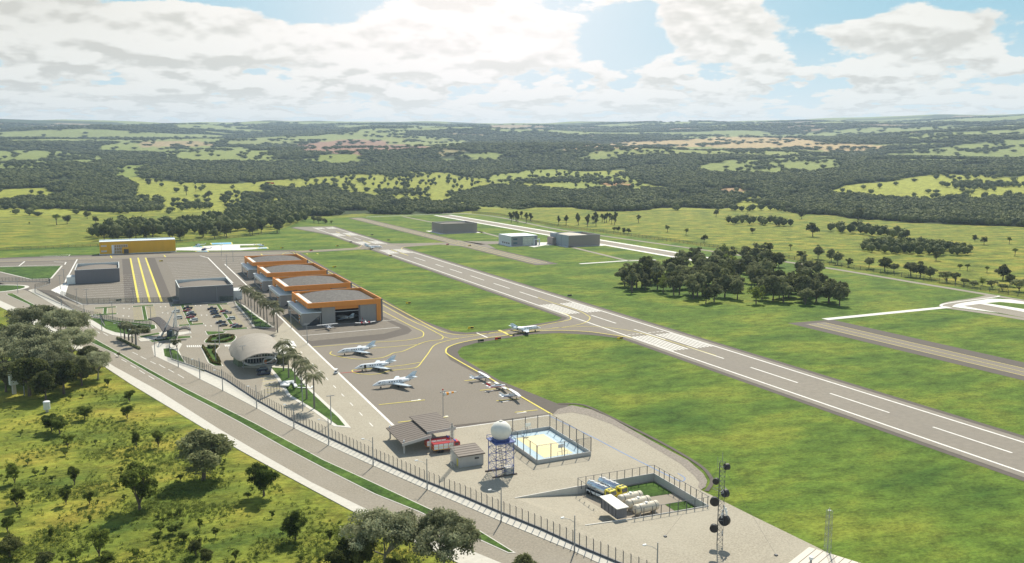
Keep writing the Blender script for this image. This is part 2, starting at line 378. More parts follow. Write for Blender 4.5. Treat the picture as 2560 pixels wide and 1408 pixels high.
# ------------------------------------------------------------------ terrain with its fields and woods
PAST = (0.310, 0.330, 0.055)
FIELDS = [((0.21,0.25,0.07), [(-80,378),(60,376),(150,380),(275,392),(245,400),(170,404),(115,412),(60,419),(-80,419)]), ((0.23,0.27,0.08), [(235,370),(262,360),(370,354),(480,352),(545,360),(505,374),(400,379),(300,376)]), ((0.36,0.28,0.15), [(340,356),(420,352),(540,356),(520,361),(350,361)]),
 ((0.23,0.27,0.08), [(425,387),(500,368),(600,368),(695,390),(600,399),(500,397)]), ((0.24,0.27,0.10), [(560,348),(700,350),(760,356),(640,360),(560,356)]),
 ((0.32,0.19,0.13), [(740,362),(850,350),(1000,350),(1110,356),(1050,368),(900,377),(760,373)]), ((0.25,0.28,0.09), [(960,344),(1100,346),(1180,354),(1150,363),(1060,361),(960,356)]), ((0.30,0.26,0.12), [(1100,366),(1160,368),(1150,380),(1090,384)]),
 ((0.22,0.26,0.06), [(780,398),(800,390),(880,384),(930,388),(905,400),(840,404)]), ((0.21,0.26,0.06), [(280,424),(300,416),(365,410),(360,424),(330,434),(292,436)]), ((0.22,0.26,0.07), [(1150,388),(1200,383),(1260,386),(1240,394),(1170,396)]),
 ((0.46,0.34,0.17), [(1380,367),(1480,357),(1700,350),(1800,342),(1990,345),(2060,356),(2240,366),(2140,374),(1950,372),(1700,369),(1480,374)]), ((0.25,0.28,0.08), [(1430,376),(1700,368),(1950,370),(2090,376),(1990,384),(1700,382),(1470,383)]),
 ((0.21,0.25,0.07), [(1430,393),(1500,388),(1560,390),(1540,398),(1450,400)]), ((0.22,0.26,0.07), [(1730,418),(1760,408),(1860,401),(1950,394),(2060,390),(2115,408),(2060,420),(1960,422),(1800,426)]),
 (PAST, [(2060,480),(2120,462),(2290,443),(2350,436),(2680,446),(2680,492),(2540,490),(2480,504),(2400,496),(2330,506),(2280,504),(2120,490)]), ((0.23,0.27,0.08), [(2210,380),(2330,372),(2420,360),(2500,350),(2680,344),(2680,370),(2480,376),(2330,386)]), ((0.23,0.27,0.08), [(2240,338),(2330,330),(2440,330),(2400,340),(2300,344)]),
 ((0.25,0.29,0.06), [(1200,445),(1310,426),(1410,422),(1450,430),(1560,438),(1620,455),(1600,472),(1480,478),(1400,470),(1340,450),(1260,456)]), ((0.44,0.26,0.13), [(1510,455),(1560,450),(1585,460),(1540,468)]), ((0.40,0.26,0.14), [(1790,472),(1850,470),(1880,480),(1830,488),(1790,484)])]
FAREST = [[(-400,425),(300,425),(300,432),(335,470),(343,506),(131,506),(131,470),(0,474),(-400,485)], [(300,425),(300,432),(430,456),(600,456),(700,449),(860,438),(1050,425),(1050,400),(300,400)],
 [(1000,425),(1150,440),(1230,445),(1330,450),(1420,445),(1460,400),(1000,400)], [(1560,440),(1700,478),(1800,480),(1900,480),(1905,515),(2130,547),(2300,560),(2500,592),(2900,650),(2900,500),(2480,498),(2300,502),(2120,482),(2090,470),(2900,430),(2900,400),(1560,400)],
 [(1380,520),(1420,500),(1500,470),(1700,478),(1870,490),(1840,512),(1820,522),(1700,520),(1560,530),(1450,526)], [(770,525),(800,482),(900,490),(1000,500),(1100,510),(1190,527),(1100,534),(850,538),(760,538)],
 [(-300,518),(0,508),(70,497),(180,508),(405,512),(410,522),(360,533),(270,533),(165,521),(-300,530)], [(655,468),(720,473),(860,480),(860,533),(775,525),(720,500)], [(1300,520),(1420,500),(1500,480),(1560,478),(1600,500),(1500,524)]]
SCRUB = [(1120,490),(1250,462),(1400,472),(1600,492),(1560,515),(1300,522),(1180,515)]
def vin(x, y, P):
    c = np.zeros(x.shape, bool); n = len(P); j = n-1
    for i in range(n):
        xi, yi = P[i]; xj, yj = P[j]
        if yi != yj:
            c ^= ((yi > y) != (yj > y)) & (x < (xj-xi)*(y-yi)/(yj-yi)+xi)
        j = i
    return c
def landuse(X, Y, Z):
    """0 pasture, 1 wood, 2 scrub; and a field colour with alpha"""
    lat = X*_cy - Y*_sy; dep = X*_sy + Y*_cy; z = Z-CAM_H; d = np.maximum(dep*_cp - z*_sp, 1.0)
    px = 1280 + FOC*lat/d; py = 704 - FOC*(dep*_sp + z*_cp)/d; r = np.hypot(X, Y)
    px = px + (vnoise(X/60, Y/60)-0.5)*30 + (vnoise(X/25, Y/25)-0.5)*14; py = py + (vnoise(X/90+7, Y/90+2)-0.5)*np.clip(9*1800/np.maximum(r, 1), 3.5, 10) + (vnoise(X/33+1, Y/33+5)-0.5)*3
    use = np.zeros(X.shape, int); col = np.zeros(X.shape+(4,)); far = r > 1290
    wood = np.zeros(X.shape, bool)
    up = py - 11*FOC/np.maximum(r, 800)      # keep crowns from hiding the field behind them
    for P in FAREST: wood |= vin(px, py, P)
    wood |= (py < 426)
    k = (py < 356)
    strip = vnoise(lat/1400+20, r/420+4)*0.6 + vnoise(lat/420+3, r/190+9)*0.4
    light = k & (strip > 0.50)
    tan = k & (strip < 0.27)
    wood &= ~(light | tan)
    col[light] = (0.24, 0.28, 0.10, 1); col[tan] = (0.36, 0.27, 0.17, 1)
    mid = (py >= 356) & (py < 405) & (vnoise(lat/620+33, r/230+17)*0.55 + vnoise(lat/240+3, r/110+6)*0.45 > 0.60)
    wood &= ~mid; col[mid] = (0.22, 0.26, 0.075, 1)
    for c, P in FIELDS:
        i = vin(px, py, P); i2 = i | (vin(px, up, P) & (r > 2300)); wood &= ~i2; col[i2] = (*c, 1)
    wood &= far; use[wood] = 1; col[wood] = (0.045, 0.065, 0.022, 1)
    s = vin(px, py, SCRUB) & far & ~wood; use[s] = 2; col[s] = (0.13, 0.17, 0.05, 0.8)
    p = (use == 0) & far & (col[..., 3] == 0) & (r > 1500); col[p] = (*PAST, 0.7)
    return use, col
def make_ground():
    NA, NR = 440, 560
    a = np.linspace(R(-62), R(62), NA); r = 12*np.exp(np.linspace(0, math.log(13500/12), NR))
    A, RR = np.meshgrid(a, r); lat = RR*np.sin(A); dep = RR*np.cos(A)
    X = lat*_cy + dep*_sy; Y = -lat*_sy + dep*_cy; Z = hgt(X, Y)
    _, col = landuse(X, Y, Z)
    me = bpy.data.meshes.new('ground'); nv = NA*NR
    me.vertices.add(nv); me.vertices.foreach_set('co', np.stack([X, Y, Z], -1).reshape(-1).astype(np.float32))
    i = (np.arange(NR-1)[:, None]*NA + np.arange(NA-1)[None, :]).reshape(-1)
    q = np.stack([i, i+1, i+NA+1, i+NA], -1).astype(np.int32)
    me.loops.add(q.size); me.loops.foreach_set('vertex_index', q.reshape(-1)); me.polygons.add(len(q)); me.polygons.foreach_set('loop_start', np.arange(0, q.size, 4, dtype=np.int32))
    me.polygons.foreach_set('use_smooth', np.ones(len(q), bool)); me.update(calc_edges=True)
    at = me.color_attributes.new('field', 'FLOAT_COLOR', 'POINT'); at.data.foreach_set('color', col.reshape(-1).astype(np.float32))
    me.materials.append(meadow); o = bpy.data.objects.new('ground', me); COL.objects.link(o); tag(o, kind='structure')
make_ground()

# ------------------------------------------------------------------ pavements (each sheet a few cm above the one below)
Z0, Z1, Z2, Z3, Z4 = 0.02, 0.05, 0.08, 0.11, 0.14
RX0, RX1 = 223.9, 248.3; RC = 236.1
# yard outline; the sunken tank yard with its ramp is a hole in it
RAMP_A, RAMP_B, PIT_NW, PIT_NE, PIT_SE, PIT_SW = (88.0,190.2), (96.2,168.6), (106.2,190.2), (130.0,190.0), (129.8,165.6), (108.2,167.0)
PITZ = -1.8
FENCE_S = UL((512,928),(564,951),(646,1005),(740,1058),(822,1097),(930,1147),(1065,1207),(1169,1249),(1249,1284),(1350,1325),(1460,1375),(1525,1402),(1700,1475),(1900,1560))
yardR = UL((1381,1038),(1395,1024),(1430,1014),(1480,1025),(1530,1047),(1600,1087),(1660,1120),(1720,1152),(1758,1185),(1768,1203),(1764,1218),(1752,1226),(1880,1290),(2040,1368),(2200,1450))
pit_hole = [RAMP_A, PIT_NW, PIT_NE, PIT_SE, PIT_SW, RAMP_B]
yard = FENCE_S[2:] + [(140.0, 60.0), (168.0, 90.0)] + yardR[::-1] + [(120.0,U(1381,1038)[1]),(77.3,U(1381,1038)[1]), (77.3, 462.0)] + UL((690,827),(667,905))
struct('airfield_grass', MB().sheet([U(-400,650), U(0,624), U(250,614), U(440,608), U(560,597), U(640,590), U(720,568), U(760,548), U(905,541), U(1120,533), U(1180,534), U(1250,540), U(1385,567), U(1720,611), U(2040,659), U(2470,731), U(2560,747), U(2900,800), (560, 20), (168, -60), (140, 20)] + FENCE_S[::-1] + UL((380,860),(255,827),(88,733),(-400,700)), Z0, [inset([(86.5,192.5),(131.5,192.5),(131.5,164),(94,164)], -0.5)[::-1]]), turf)
# developed zone: aprons, parking, service roads
zoneD = UL((-400,656),(0,645),(250,637),(437,631),(640,627),(735,625),(752,632),(810,666),(935,735),(1035,792),(1085,812),(1130,828),(1165,832),(1255,825),(1342,810),(1392,802),(1407,794),(1402,787),(1375,777)) + [(221.0, 452.0), (221.0, 330.0)] + UL((1600,855),(1550,846),(1480,838),(1400,833),(1330,836),(1250,848),(1190,858),(1155,868),(1144,880),(1150,893),(1250,952),(1395,1010),(1425,1012),(1381,1038)) + [(77.3,U(1381,1038)[1])] + UL((905,1140),(822,1097),(740,1058),(646,1005),(564,951),(512,928),(440,900),(380,866),(330,842),(255,827),(212,805),(88,733),(-400,705))
struct('taxiway_shoulder', MB().sheet(zoneD, Z1), asph_d)
# lighter paved surfaces inside the shoulders
mb = MB().sheet(UL((-400,659),(0,648),(250,640),(437,634),(640,630),(720,629),(740,638),(800,671),(925,741),(1020,795),(1060,808),(1130,834),(1165,838),(1255,831),(1342,816),(1400,806),(1420,795),(1412,788),(1395,783)) + [(224.5,448.0),(224.5,330.0)] + UL((1580,845),(1530,838),(1470,830),(1400,827),(1330,830),(1250,842),(1185,850),(1140,860),(1118,870),(1115,885),(1125,900),(1381,1038),(985,1079),(960,1044),(822,912),(780,866),(870,858),(960,850),(1020,835),(1030,827),(1020,818),(944,786),(944,775)) + [(129.0,640.0)] + UL((750,660),(700,645),(640,640),(437,643),(366,645),(407,755),(346,757),(324,647),(300,648),(-400,668)), Z2)
struct('taxiway', mb, asph)
struct('apron', MB().sheet(UL((387,646),(560,642),(735,644)) + [(127.5,640.0),(127.5,440.0)] + UL((1005,822),(960,835),(780,853),(745,848),(700,830),(640,787),(606,757),(585,754),(432,754)), Z2).sheet(UL((-400,672),(305,648),(312,757),(205,761),(140,728),(-60,712)), Z2), mat('asphalt_apron', (0.19,0.168,0.138), 0.9, var=0.16, scale=0.5, detail=8))
struct('parking_lot', MB().sheet(UL((140,740),(205,763),(400,759),(585,756),(606,770),(640,822),(700,833),(770,905),(870,1060),(905,1140),(822,1097),(740,1058),(646,1005),(564,951),(512,928),(440,900),(380,866),(330,842),(255,815),(200,787)), Z3-0.012), asph_l)
struct('yard_paving', MB().sheet(yard, Z3, [pit_hole[::-1]]), conc)
struct('gravel_verge', MB().sheet(yardR[:12]+UL((1745,1219),(1748,1207),(1735,1190),(1700,1160),(1600,1100),(1530,1062),(1470,1040),(1430,1032)), Z4), gravel)
struct('verge_kerb', MB().ribbon(smooth(UL((1395,1010),(1450,1012),(1490,1026),(1600,1080),(1680,1122),(1750,1165),(1776,1193),(1779,1210),(1766,1229)), 5), 1.1, Z4+0.03), asph_d)
# boulevard south of the fence, its median and footways
KERB_N = UL((-400,640),(-60,690),(70,728),(140,765),(212,802),(255,827),(282,838),(322,843),(362,851),(380,864),(385,890),(447,919),(500,949),(558,978),(642,1022),(704,1056),(822,1115),(934,1166),(1070,1226),(1253,1305),(1437,1381),(1492,1407),(1660,1475),(1850,1560))
KERB_S = UL((-400,600),(0,752),(57,778),(130,818),(285,917),(400,980),(545,1072),(662,1141),(780,1208),(907,1270),(1140,1363),(1250,1408),(1400,1468),(1600,1560))
WALK_S = UL((-400,612),(0,768),(50,792),(110,828),(260,917),(325,960),(510,1072),(600,1127),(702,1183),(785,1228),(892,1285),(1080,1378),(1135,1404),(1260,1462),(1440,1560))
KERB_N[0] = (-420, 760); KERB_S[0] = (-330, 640); WALK_S[0] = (-325, 628)
struct('road', MB().sheet(KERB_N + KERB_S[::-1], Z2), asph_l)
struct('footway', MB().prism(KERB_S + WALK_S[::-1], 0.0, 0.17), tile)
struct('fence_footway', MB().prism(FENCE_S[::-1] + [KERB_N[i] for i in range(12, len(KERB_N))], 0.0, 0.19), tile)
struct('gate_footway', MB().prism(UL((70,726),(88,722),(150,757),(215,790),(262,815),(300,828),(340,836),(322,844),(282,839),(255,828),(212,803),(140,766)), 0, 0.16).prism(UL((379,866),(395,858),(418,862),(446,852),(455,862),(447,876),(455,895),(470,912),(505,928),(560,958),(560,978),(500,949),(447,919),(385,890)), 0, 0.16), tile)
MED_N = UL((17,735),(32,734),(72,755),(130,785),(220,838),(302,884),(370,922),(425,952),(500,990),(640,1060),(810,1151),(935,1208),(1070,1271),(1200,1328),(1290,1384))
MED_S = UL((17,738),(67,760),(120,790),(225,856),(295,889),(357,925),(462,985),(515,1012),(597,1056),(710,1120),(810,1173),(935,1236),(1045,1280),(1200,1352),(1270,1384))
struct('median_kerb', MB().prism(MED_N + MED_S[::-1], 0, 0.16), kerbm)
struct('median_grass', MB().prism(inset(MED_N + MED_S[::-1], 0.35), 0.1, 0.22), lawn)
# runway, parallel strips, perimeter track
def far_y(y): return y
struct('runway', MB().sheet([(220.5,120.0),(251.8,120.0),(251.8,1108.0),(206.0,1118.0),(200.0,1108.0),(206.0,1075.0),(216.0,1020.0),(220.5,985.0)], Z3), mat('runway_asphalt', (0.25,0.226,0.188), 0.9, var=0.12, scale=0.5, detail=8, big=(0.02,0.4,(0.215,0.196,0.172))))
struct('runway_shoulder', MB().sheet([(217.8,100.0),(254.6,100.0),(254.6,1111.0),(206.0,1122.0),(197.0,1109.0),(203.0,1072.0),(213.0,1015.0),(217.8,980.0)], Z1+0.01), asph_d)
struct('cross_taxiway', MB().sheet(UL((720,629),(885,620),(905,614),(950,609),(1000,609),(1150,606),(1140,600),(1220,612),(1240,622),(1100,612),(1010,618),(1000,626),(985,632),(950,626),(900,624),(760,632)), Z2+0.01).sheet(UL((1155,603),(1300,604),(1300,608),(1200,612)), Z2+0.01), asph)
struct('parallel_strip', MB().sheet([(309.0,628.0),(330.5,628.0),(330.5,1262.0),(309.0,1262.0)], Z1).sheet([(319.5,100.0),(348.5,100.0),(348.5,344.0),(319.5,346.0)], Z1), asph_d)
struct('strip_surface', MB().sheet([(312.5,634.0),(326.5,634.0),(326.5,1262.0),(312.5,1262.0)], Z2).sheet([(325.8,100.0),(339.0,100.0),(339.0,340.0),(325.8,340.0)], Z2), asph)
struct('far_runway_border', MB().sheet([(445.0,560.0),(474.5,560.0),(474.5,1266.0),(445.0,1266.0)], Z1).sheet(UL((2367,765),(2372,757),(2400,752),(2480,747),(2620,753),(2620,766),(2500,755),(2463,758),(2700,795),(2700,808),(2400,770)), Z1), white)
struct('far_runway', MB().sheet([(450.5,562.0),(469.0,562.0),(469.0,1266.0),(450.5,1266.0)], Z2).sheet(UL((2408,765),(2450,760),(2700,806),(2700,822)), Z2), asph_l)
mb = MB(); mb.ribbon(smooth(UL((1100,534),(1180,536),(1250,544),(1385,572),(1550,596),(1720,620),(2040,666),(2300,709),(2470,737),(2700,776)), 5), 6.0, Z2)
mb.ribbon([(394.0,1262.0),(394.0,960.0),(382.0,800.0)], 5, Z2); mb.ribbon(UL((1420,616),(1560,650),(1640,651)), 5, Z2)
mb.ribbon(smooth(UL((2480,740),(2450,747),(2390,756),(2367,763),(2375,770),(2480,785),(2700,822)), 5), 7, Z2+0.02)
struct('perimeter_track', mb, asph_l)
mb = MB(); mb.ribbon(UL((2062,799),(2372,768)), 5.0, Z2+0.04); mb.ribbon(UL((1450,660),(1570,652)), 4.5, Z2+0.04); mb.ribbon(UL((1570,653),(1640,650)), 3, Z2+0.04); mb.ribbon(smooth(UL((2498,740),(2490,743),(2450,748),(2380,757),(2353,763),(2362,770)), 6), 1.6, Z2+0.05)
mb.ribbon(UL((915,543),(1080,536),(1180,534)), 3.0, Z2+0.04)
mb.sheet([(338,940),(396,940),(396,992),(338,992)], Z2).sheet([(352,774),(372,774),(372,760),(392,774),(410,762),(410,800),(352,815)], Z2).sheet([(400,745),(446,745),(446,790),(400,790)], Z2)
struct('concrete_path', mb, mat('white_concrete', (0.70,0.69,0.65), 0.85, var=0.05))

# ------------------------------------------------------------------ painted markings
mw = MB(); my = MB()
def line(mb, pts, w=0.5, z=Z4, k=0): mb.ribbon(smooth(pts, k) if k else pts, w, z)
for x in (RX0, RX1): line(mw, [(x, 120), (x, 770)], 0.9); line(mw, [(x, 850), (x, 1100)], 0.9)
def runy(x, y): return U(x, y)[1]
for a, b in (((1080,662),(1106,668)),((1123,673),(1155,683)),((1175,690),(1210,701)),((1233,709),(1274,722)),((1300,730),(1345,745)),((1477,789),(1541,809)),((1585,824),(1665,849)),((1718,867),(1812,897)),((1878,919),(1993,958)),((2077,984),(2222,1033)),((2335,1068),(2532,1133)),((1035,644),(1062,653)),((880,595),(900,600))):
    line(mw, [(RC, runy(*a)), (RC, runy(*b))], 0.8)
def bars(y0, y1, n=5):
    for s in (-1, 1):
        for i in range(n): x = RC + s*(2.9 + i*1.95); mw.sheet([(x-0.5,y0),(x+0.5,y0),(x+0.5,y1),(x-0.5,y1)], Z4)
for a, b in ((418,452),(316,350),(762,797),(858,888),(966,1002),(1072,1094)): bars(a, b)
for s in (-1, 1):
    for i in range(4): x = RC + s*(2.5+2.4*i); line(mw, [(x-0.8, 355.0), (x+0.8, 355.0)], 0.7)
line(mw, [(77.3,262.0),(77.3,742.0)], 0.9); line(mw, [(77.3,U(1381,1038)[1]), U(1381,1038)], 0.6)
for i in range(14):
    y = 385-i*13.0
    if y > 262: line(mw, [(71.0, y), (71.0, y-4.2)], 0.35)
line(mw, UL((755,840),(999,819)), 0.6); line(mw, [(84,441.6),(133,441.6)], 0.5)
line(mw, UL((1192,833),(1219,845)), 0.9)
# stand lines on the two left aprons and behind the hangars
for k in range(13):
    y = 572+k*10.8; line(mw, [(-24+max(0, 3-k)*3, y), (10.5, y)], 0.35); 
for k in range(17):
    y = 600+k*10.8; line(mw, [(34.0, y), (66.0, y)], 0.35)
for k in range(9): line(mw, [(78.0, 650+k*17.0), (96.0, 650+k*17.0)], 0.35)
for p in (((193,649),(160,710)),((520,645),(582,708)),((47,666),(62,654)),((0,667),(125,663),(162,662),(165,656),(135,655)),((100,641),(175,637),(172,641),(108,643)),((162,742),(205,762),(585,756)),((500,640),(520,645))): line(mw, UL(*p), 1.0)
mw.sheet(UL((127,726),(160,709),(172,710),(162,742)), Z4)
# parking arrows and the zebra crossings
for x, y in ((310,772),(323,773),(308,791),(322,792),(402,768),(414,768),(407,783),(420,784),(489,765),(502,765),(504,789),(517,789),(514,815),(528,816)):
    a = U(x, y); mw.sheet([(a[0]-.15,a[1]-1.6),(a[0]+.15,a[1]-1.6),(a[0]+.15,a[1]+1.0),(a[0]-.15,a[1]+1.0)], Z4); mw.sheet([(a[0]-.6,a[1]+1.0),(a[0]+.6,a[1]+1.0),(a[0],a[1]+2.2)], Z4)
for k in range(8):
    a = U(467+k*5.2, 866.5); mw.sheet([(a[0],a[1]-2.2),(a[0]+0.55,a[1]-2.2),(a[0]+0.55,a[1]+2.2),(a[0],a[1]+2.2)], Z4)
for k in range(5):
    a = U(562+k*4.0, 865); mw.sheet([(a[0],a[1]-2.2),(a[0]+0.5,a[1]-2.2),(a[0]+0.5,a[1]+2.2),(a[0],a[1]+2.2)], Z4)
# boulevard lane dashes
for p in ((197,810,218,820),(225,812,234,820),(240,827,250,834),(258,833,270,840),(331,881,345,888),(352,892,366,899),(376,904,390,911),(398,912,413,921),(421,924,435,932),(445,937,460,946),(303,899,317,906),(326,913,340,921),(348,926,362,935),(371,940,386,949),(285,885,295,892)):
    line(mw, UL(p[:2], p[2:]), 0.3, Z3)
# little numerals next to the apron stands
for x, y in ((1042,1001),(1110,1043),(1218,958),(1225,978),(1263,1004),(1306,1032)): a = U(x, y); mw.sheet([(a[0]-2.2,a[1]-.5),(a[0]+1.5,a[1]-.5),(a[0]+1.5,a[1]+.7),(a[0]+.6,a[1]+.7),(a[0]+.6,a[1]+.1),(a[0]-2.2,a[1]+.1)], Z4)
struct('white_marking', mw, white)
# yellow taxi lines
Y = lambda w, *p, k=6: line(my, UL(*p), w, Z4+0.03, k)
Y(0.55,(740,633),(800,668),(870,706),(955,752),(1060,808),(1102,829),(1130,836),(1165,838),(1255,831),(1342,816),(1395,806),(1424,800),(1426,793),(1415,786),(1400,782))
Y(0.45,(956,763),(1030,803),(1060,816),(1090,832),(1107,842),(1102,850),(1075,853),(1050,860),(1010,878),(985,883),(972,889),(950,896),(900,899),(850,893),(826,886),(829,880))
Y(0.45,(956,778),(1030,817),(1055,829),(1059,838),(1050,845),(1010,852),(960,855),(900,859),(800,867),(780,869))
Y(0.4,(1107,842),(1125,847),(1150,846),(1190,840),(1255,829),(1330,826),(1400,820),(1455,810),(1475,797),(1465,787),(1440,775),(1380,757),(1345,745))
Y(0.45,(1150,846),(1110,855),(1085,865),(1070,885),(1055,905),(1045,917),(1030,922),(990,926),(965,930),(950,935),(920,937),(890,934),(880,928),(890,925),(930,922))
Y(0.45,(1050,907),(1000,915),(930,921)); Y(0.45,(1048,862),(980,868),(925,872))
Y(0.7,(1381,1038),(1300,991),(1230,950),(1150,905),(1119,886),(1115,877),(1122,868),(1150,858),(1200,848),(1260,840),(1330,829),(1400,827),(1470,830),(1530,838),(1580,845))
Y(0.4,(1380,821),(1480,817),(1560,825),(1620,838),(1700,862),(1790,890))
Y(1.6,(1247,826),(1280,841), k=0); Y(0.5,(947,1013),(1062,1001),k=0); Y(0.5,(995,1057),(1030,1053),(1120,1043),k=0)
Y(0.5,(1161,953),(1190,950),k=0); Y(0.5,(1200,977),(1240,973),k=0); Y(0.5,(1241,1003),(1296,998),k=0); Y(0.5,(1287,1032),(1344,1026),k=0)
Y(0.45,(0,655),(250,645),(440,637),(640,632),(720,630),(735,633),(735,640)); Y(0.45,(640,634),(720,634),(790,627),(885,622),(905,614))
Y(0.45,(700,641),(718,631),(760,628),(880,622),(910,622),(1000,612),(1100,608),(1148,606)); Y(0.45,(1007,625),(1005,620),(1030,615),(1100,612),(1150,608))
for x in (276,410,652,792,766): Y(0.9,(x,640-(x-276)*0.012),(x+4,646-(x-276)*0.02),k=0)
for a, b in (((326,646),(347,757)),((345,645),(375,756)),((364,645),(404,755))): Y(1.3, a, b, k=0)
for x in (313.5, 319.5, 325.5): line(my, [(x, 640), (x, 1250)], 0.45, Z4)
for x in (326.6, 332.3, 338.2): line(my, [(x, 110), (x, 338)], 0.35, Z4)
for a, b in (((1000,632),(1022,639)),((912,602),(925,608)),((862,588),(875,592)),((975,625),(990,630)),((838,580),(850,583))): line(my, [(RC, runy(*a)), (RC, runy(*b))], 0.8, Z4+.02)
# yellow bay lines of the car park and of the terminal court
def bays(x0, x1, y0, y1, n):
    for i in range(n+1): y = y0+(y1-y0)*i/n; my.ribbon([(x0, y), (x1, y)], 0.22, Z4)
for (cx, ya, yb) in ((-10.5,529,546),(9.8,500,543),(31.0,477,538),(50.5,455,530)): bays(cx-5.8, cx-1.2, ya, yb, int((yb-ya)/2.6)); bays(cx+1.2, cx+5.8, ya, yb, int((yb-ya)/2.6))
for i in range(7): a = U(655+i*3, 940+i*7); my.ribbon([(a[0]-1.0, a[1]), (a[0]+4.5, a[1])], 0.22, Z4)
for i in range(16): my.ribbon([(78.6, 441+i*2.2), (83.0, 441+i*2.2)], 0.25, Z4)
for i in range(12): my.ribbon([(78.6, 507+i*2.2), (83.0, 507+i*2.2)], 0.25, Z4)
struct('yellow_marking', my, yellow)
struct('red_marking', MB().ribbon(UL((850,934),(905,929)), 0.45, Z4+0.04), mat('red_paint', (0.60,0.07,0.06), 0.7))
struct('blue_marking', MB().ribbon(smooth(UL((1372,1040),(1480,1093),(1560,1135),(1700,1205)), 4), 0.3, Z4).ribbon(smooth(UL((1700,1205),(1709,1203),(1712,1196),(1695,1185)), 4), 0.25, Z4), mat('blue_paint', (0.12,0.25,0.55), 0.7))

# ------------------------------------------------------------------ lawns and planted islands with kerbs
ki = MB(); gi = MB()
def island(P, w=0.6, h=0.22):
    if area(P) < 0: P = P[::-1]
    ki.prism(P, 0, h-0.03); gi.prism(inset(P, w), 0.05, h+0.03)
island(UL((0,668),(157,665),(130,697),(75,699),(0,681),(-80,665)), 1.2); island(smooth(UL((-120,722),(-60,713),(40,713),(72,716),(60,723),(0,731),(-80,733)), 4, True), 2.5)
def rr(x0, x1, y0, y1): return [(x0,y0),(x1,y0),(x1,y1),(x0,y1)]
for cx, y0, y1 in ((-10.5,527,548),(9.8,498,545),(31.0,475,540),(50.5,453,532)):
    island(rr(cx-5.9, cx+5.9, y1, y1+3.6), 0.3); island(rr(cx-6.3, cx+6.3, y0-4, y0), 0.3); island(rr(cx-1.1, cx+1.1, y0, y1), 0.25)
island(UL((219,795),(252,797),(330,806),(390,813),(392,822),(350,836),(320,838),(285,832),(262,824),(245,812)), 0.6)
island(UL((512,829),(567,830),(560,834),(518,839)), 0.4); island(smooth(UL((512,858),(525,843),(560,838),(588,840),(590,848),(572,858)), 4, True), 0.4)
island(UL((500,867),(550,868),(541,877),(545,895),(559,917),(535,916),(520,908)), 0.5); island(UL((405,873),(430,870),(448,880),(465,912),(440,902),(408,892)), 0.6)
island(UL((586,753),(612,765),(640,787),(687,819),(672,821),(632,818),(622,800),(590,765)), 1.2)
island(UL((667,917),(735,921),(742,930),(780,975),(855,1044),(878,1071),(835,1067),(784,1030),(718,990),(690,945)), 1.3)
island(UL((345,842),(398,832),(402,836),(352,846)), 0.4); island(UL((370,853),(430,842),(478,841),(479,845),(430,850),(380,857)), 0.4); 
struct('kerb', ki, kerbm); struct('lawn', gi, lawn)
struct('gate_plaza', MB().prism(UL((345,848),(352,855),(398,850),(398,845),(372,843)), 0, 0.2).prism(UL((430,833),(476,829),(479,834),(430,842)), 0, 0.2).prism(UL((395,835),(415,825),(420,832),(400,842)), 0, 0.2).prism(UL((570,870),(588,905),(607,919),(648,921),(700,917),(712,912),(700,880),(730,868),(700,860)), 0, 0.18), tile)

# ------------------------------------------------------------------ buildings
orange = mat('orange_cladding', (0.72, 0.27, 0.05), 0.6, var=0.05, scale=0.3, stretch=(1, 1, 0.1))
cladd = mat('grey_cladding', (0.30, 0.29, 0.28), 0.6, var=0.06, scale=1.2, stretch=(3, 3, 0.05))
slate = mat('slate_cladding', (0.17, 0.17, 0.185), 0.6, var=0.08, scale=1.5, stretch=(4, 4, 0.05))
browng = mat('brown_grey_cladding', (0.29, 0.25, 0.23), 0.6, var=0.05, scale=1.2, stretch=(3, 3, 0.05))
gravroof = mat('gravel_roof', (0.135, 0.128, 0.12), 0.95, var=0.5, scale=0.9, detail=8)
brownroof = mat('brown_flat_roof', (0.20, 0.175, 0.15), 0.9, var=0.08, scale=0.3)
palew = mat('pale_wall', (0.62, 0.66, 0.66), 0.7, var=0.04)
bluew = mat('blue_white_roof', (0.74, 0.82, 0.86), 0.6, var=0.03)
dark_in = mat('dark_interior', (0.06, 0.04, 0.035), 0.9)

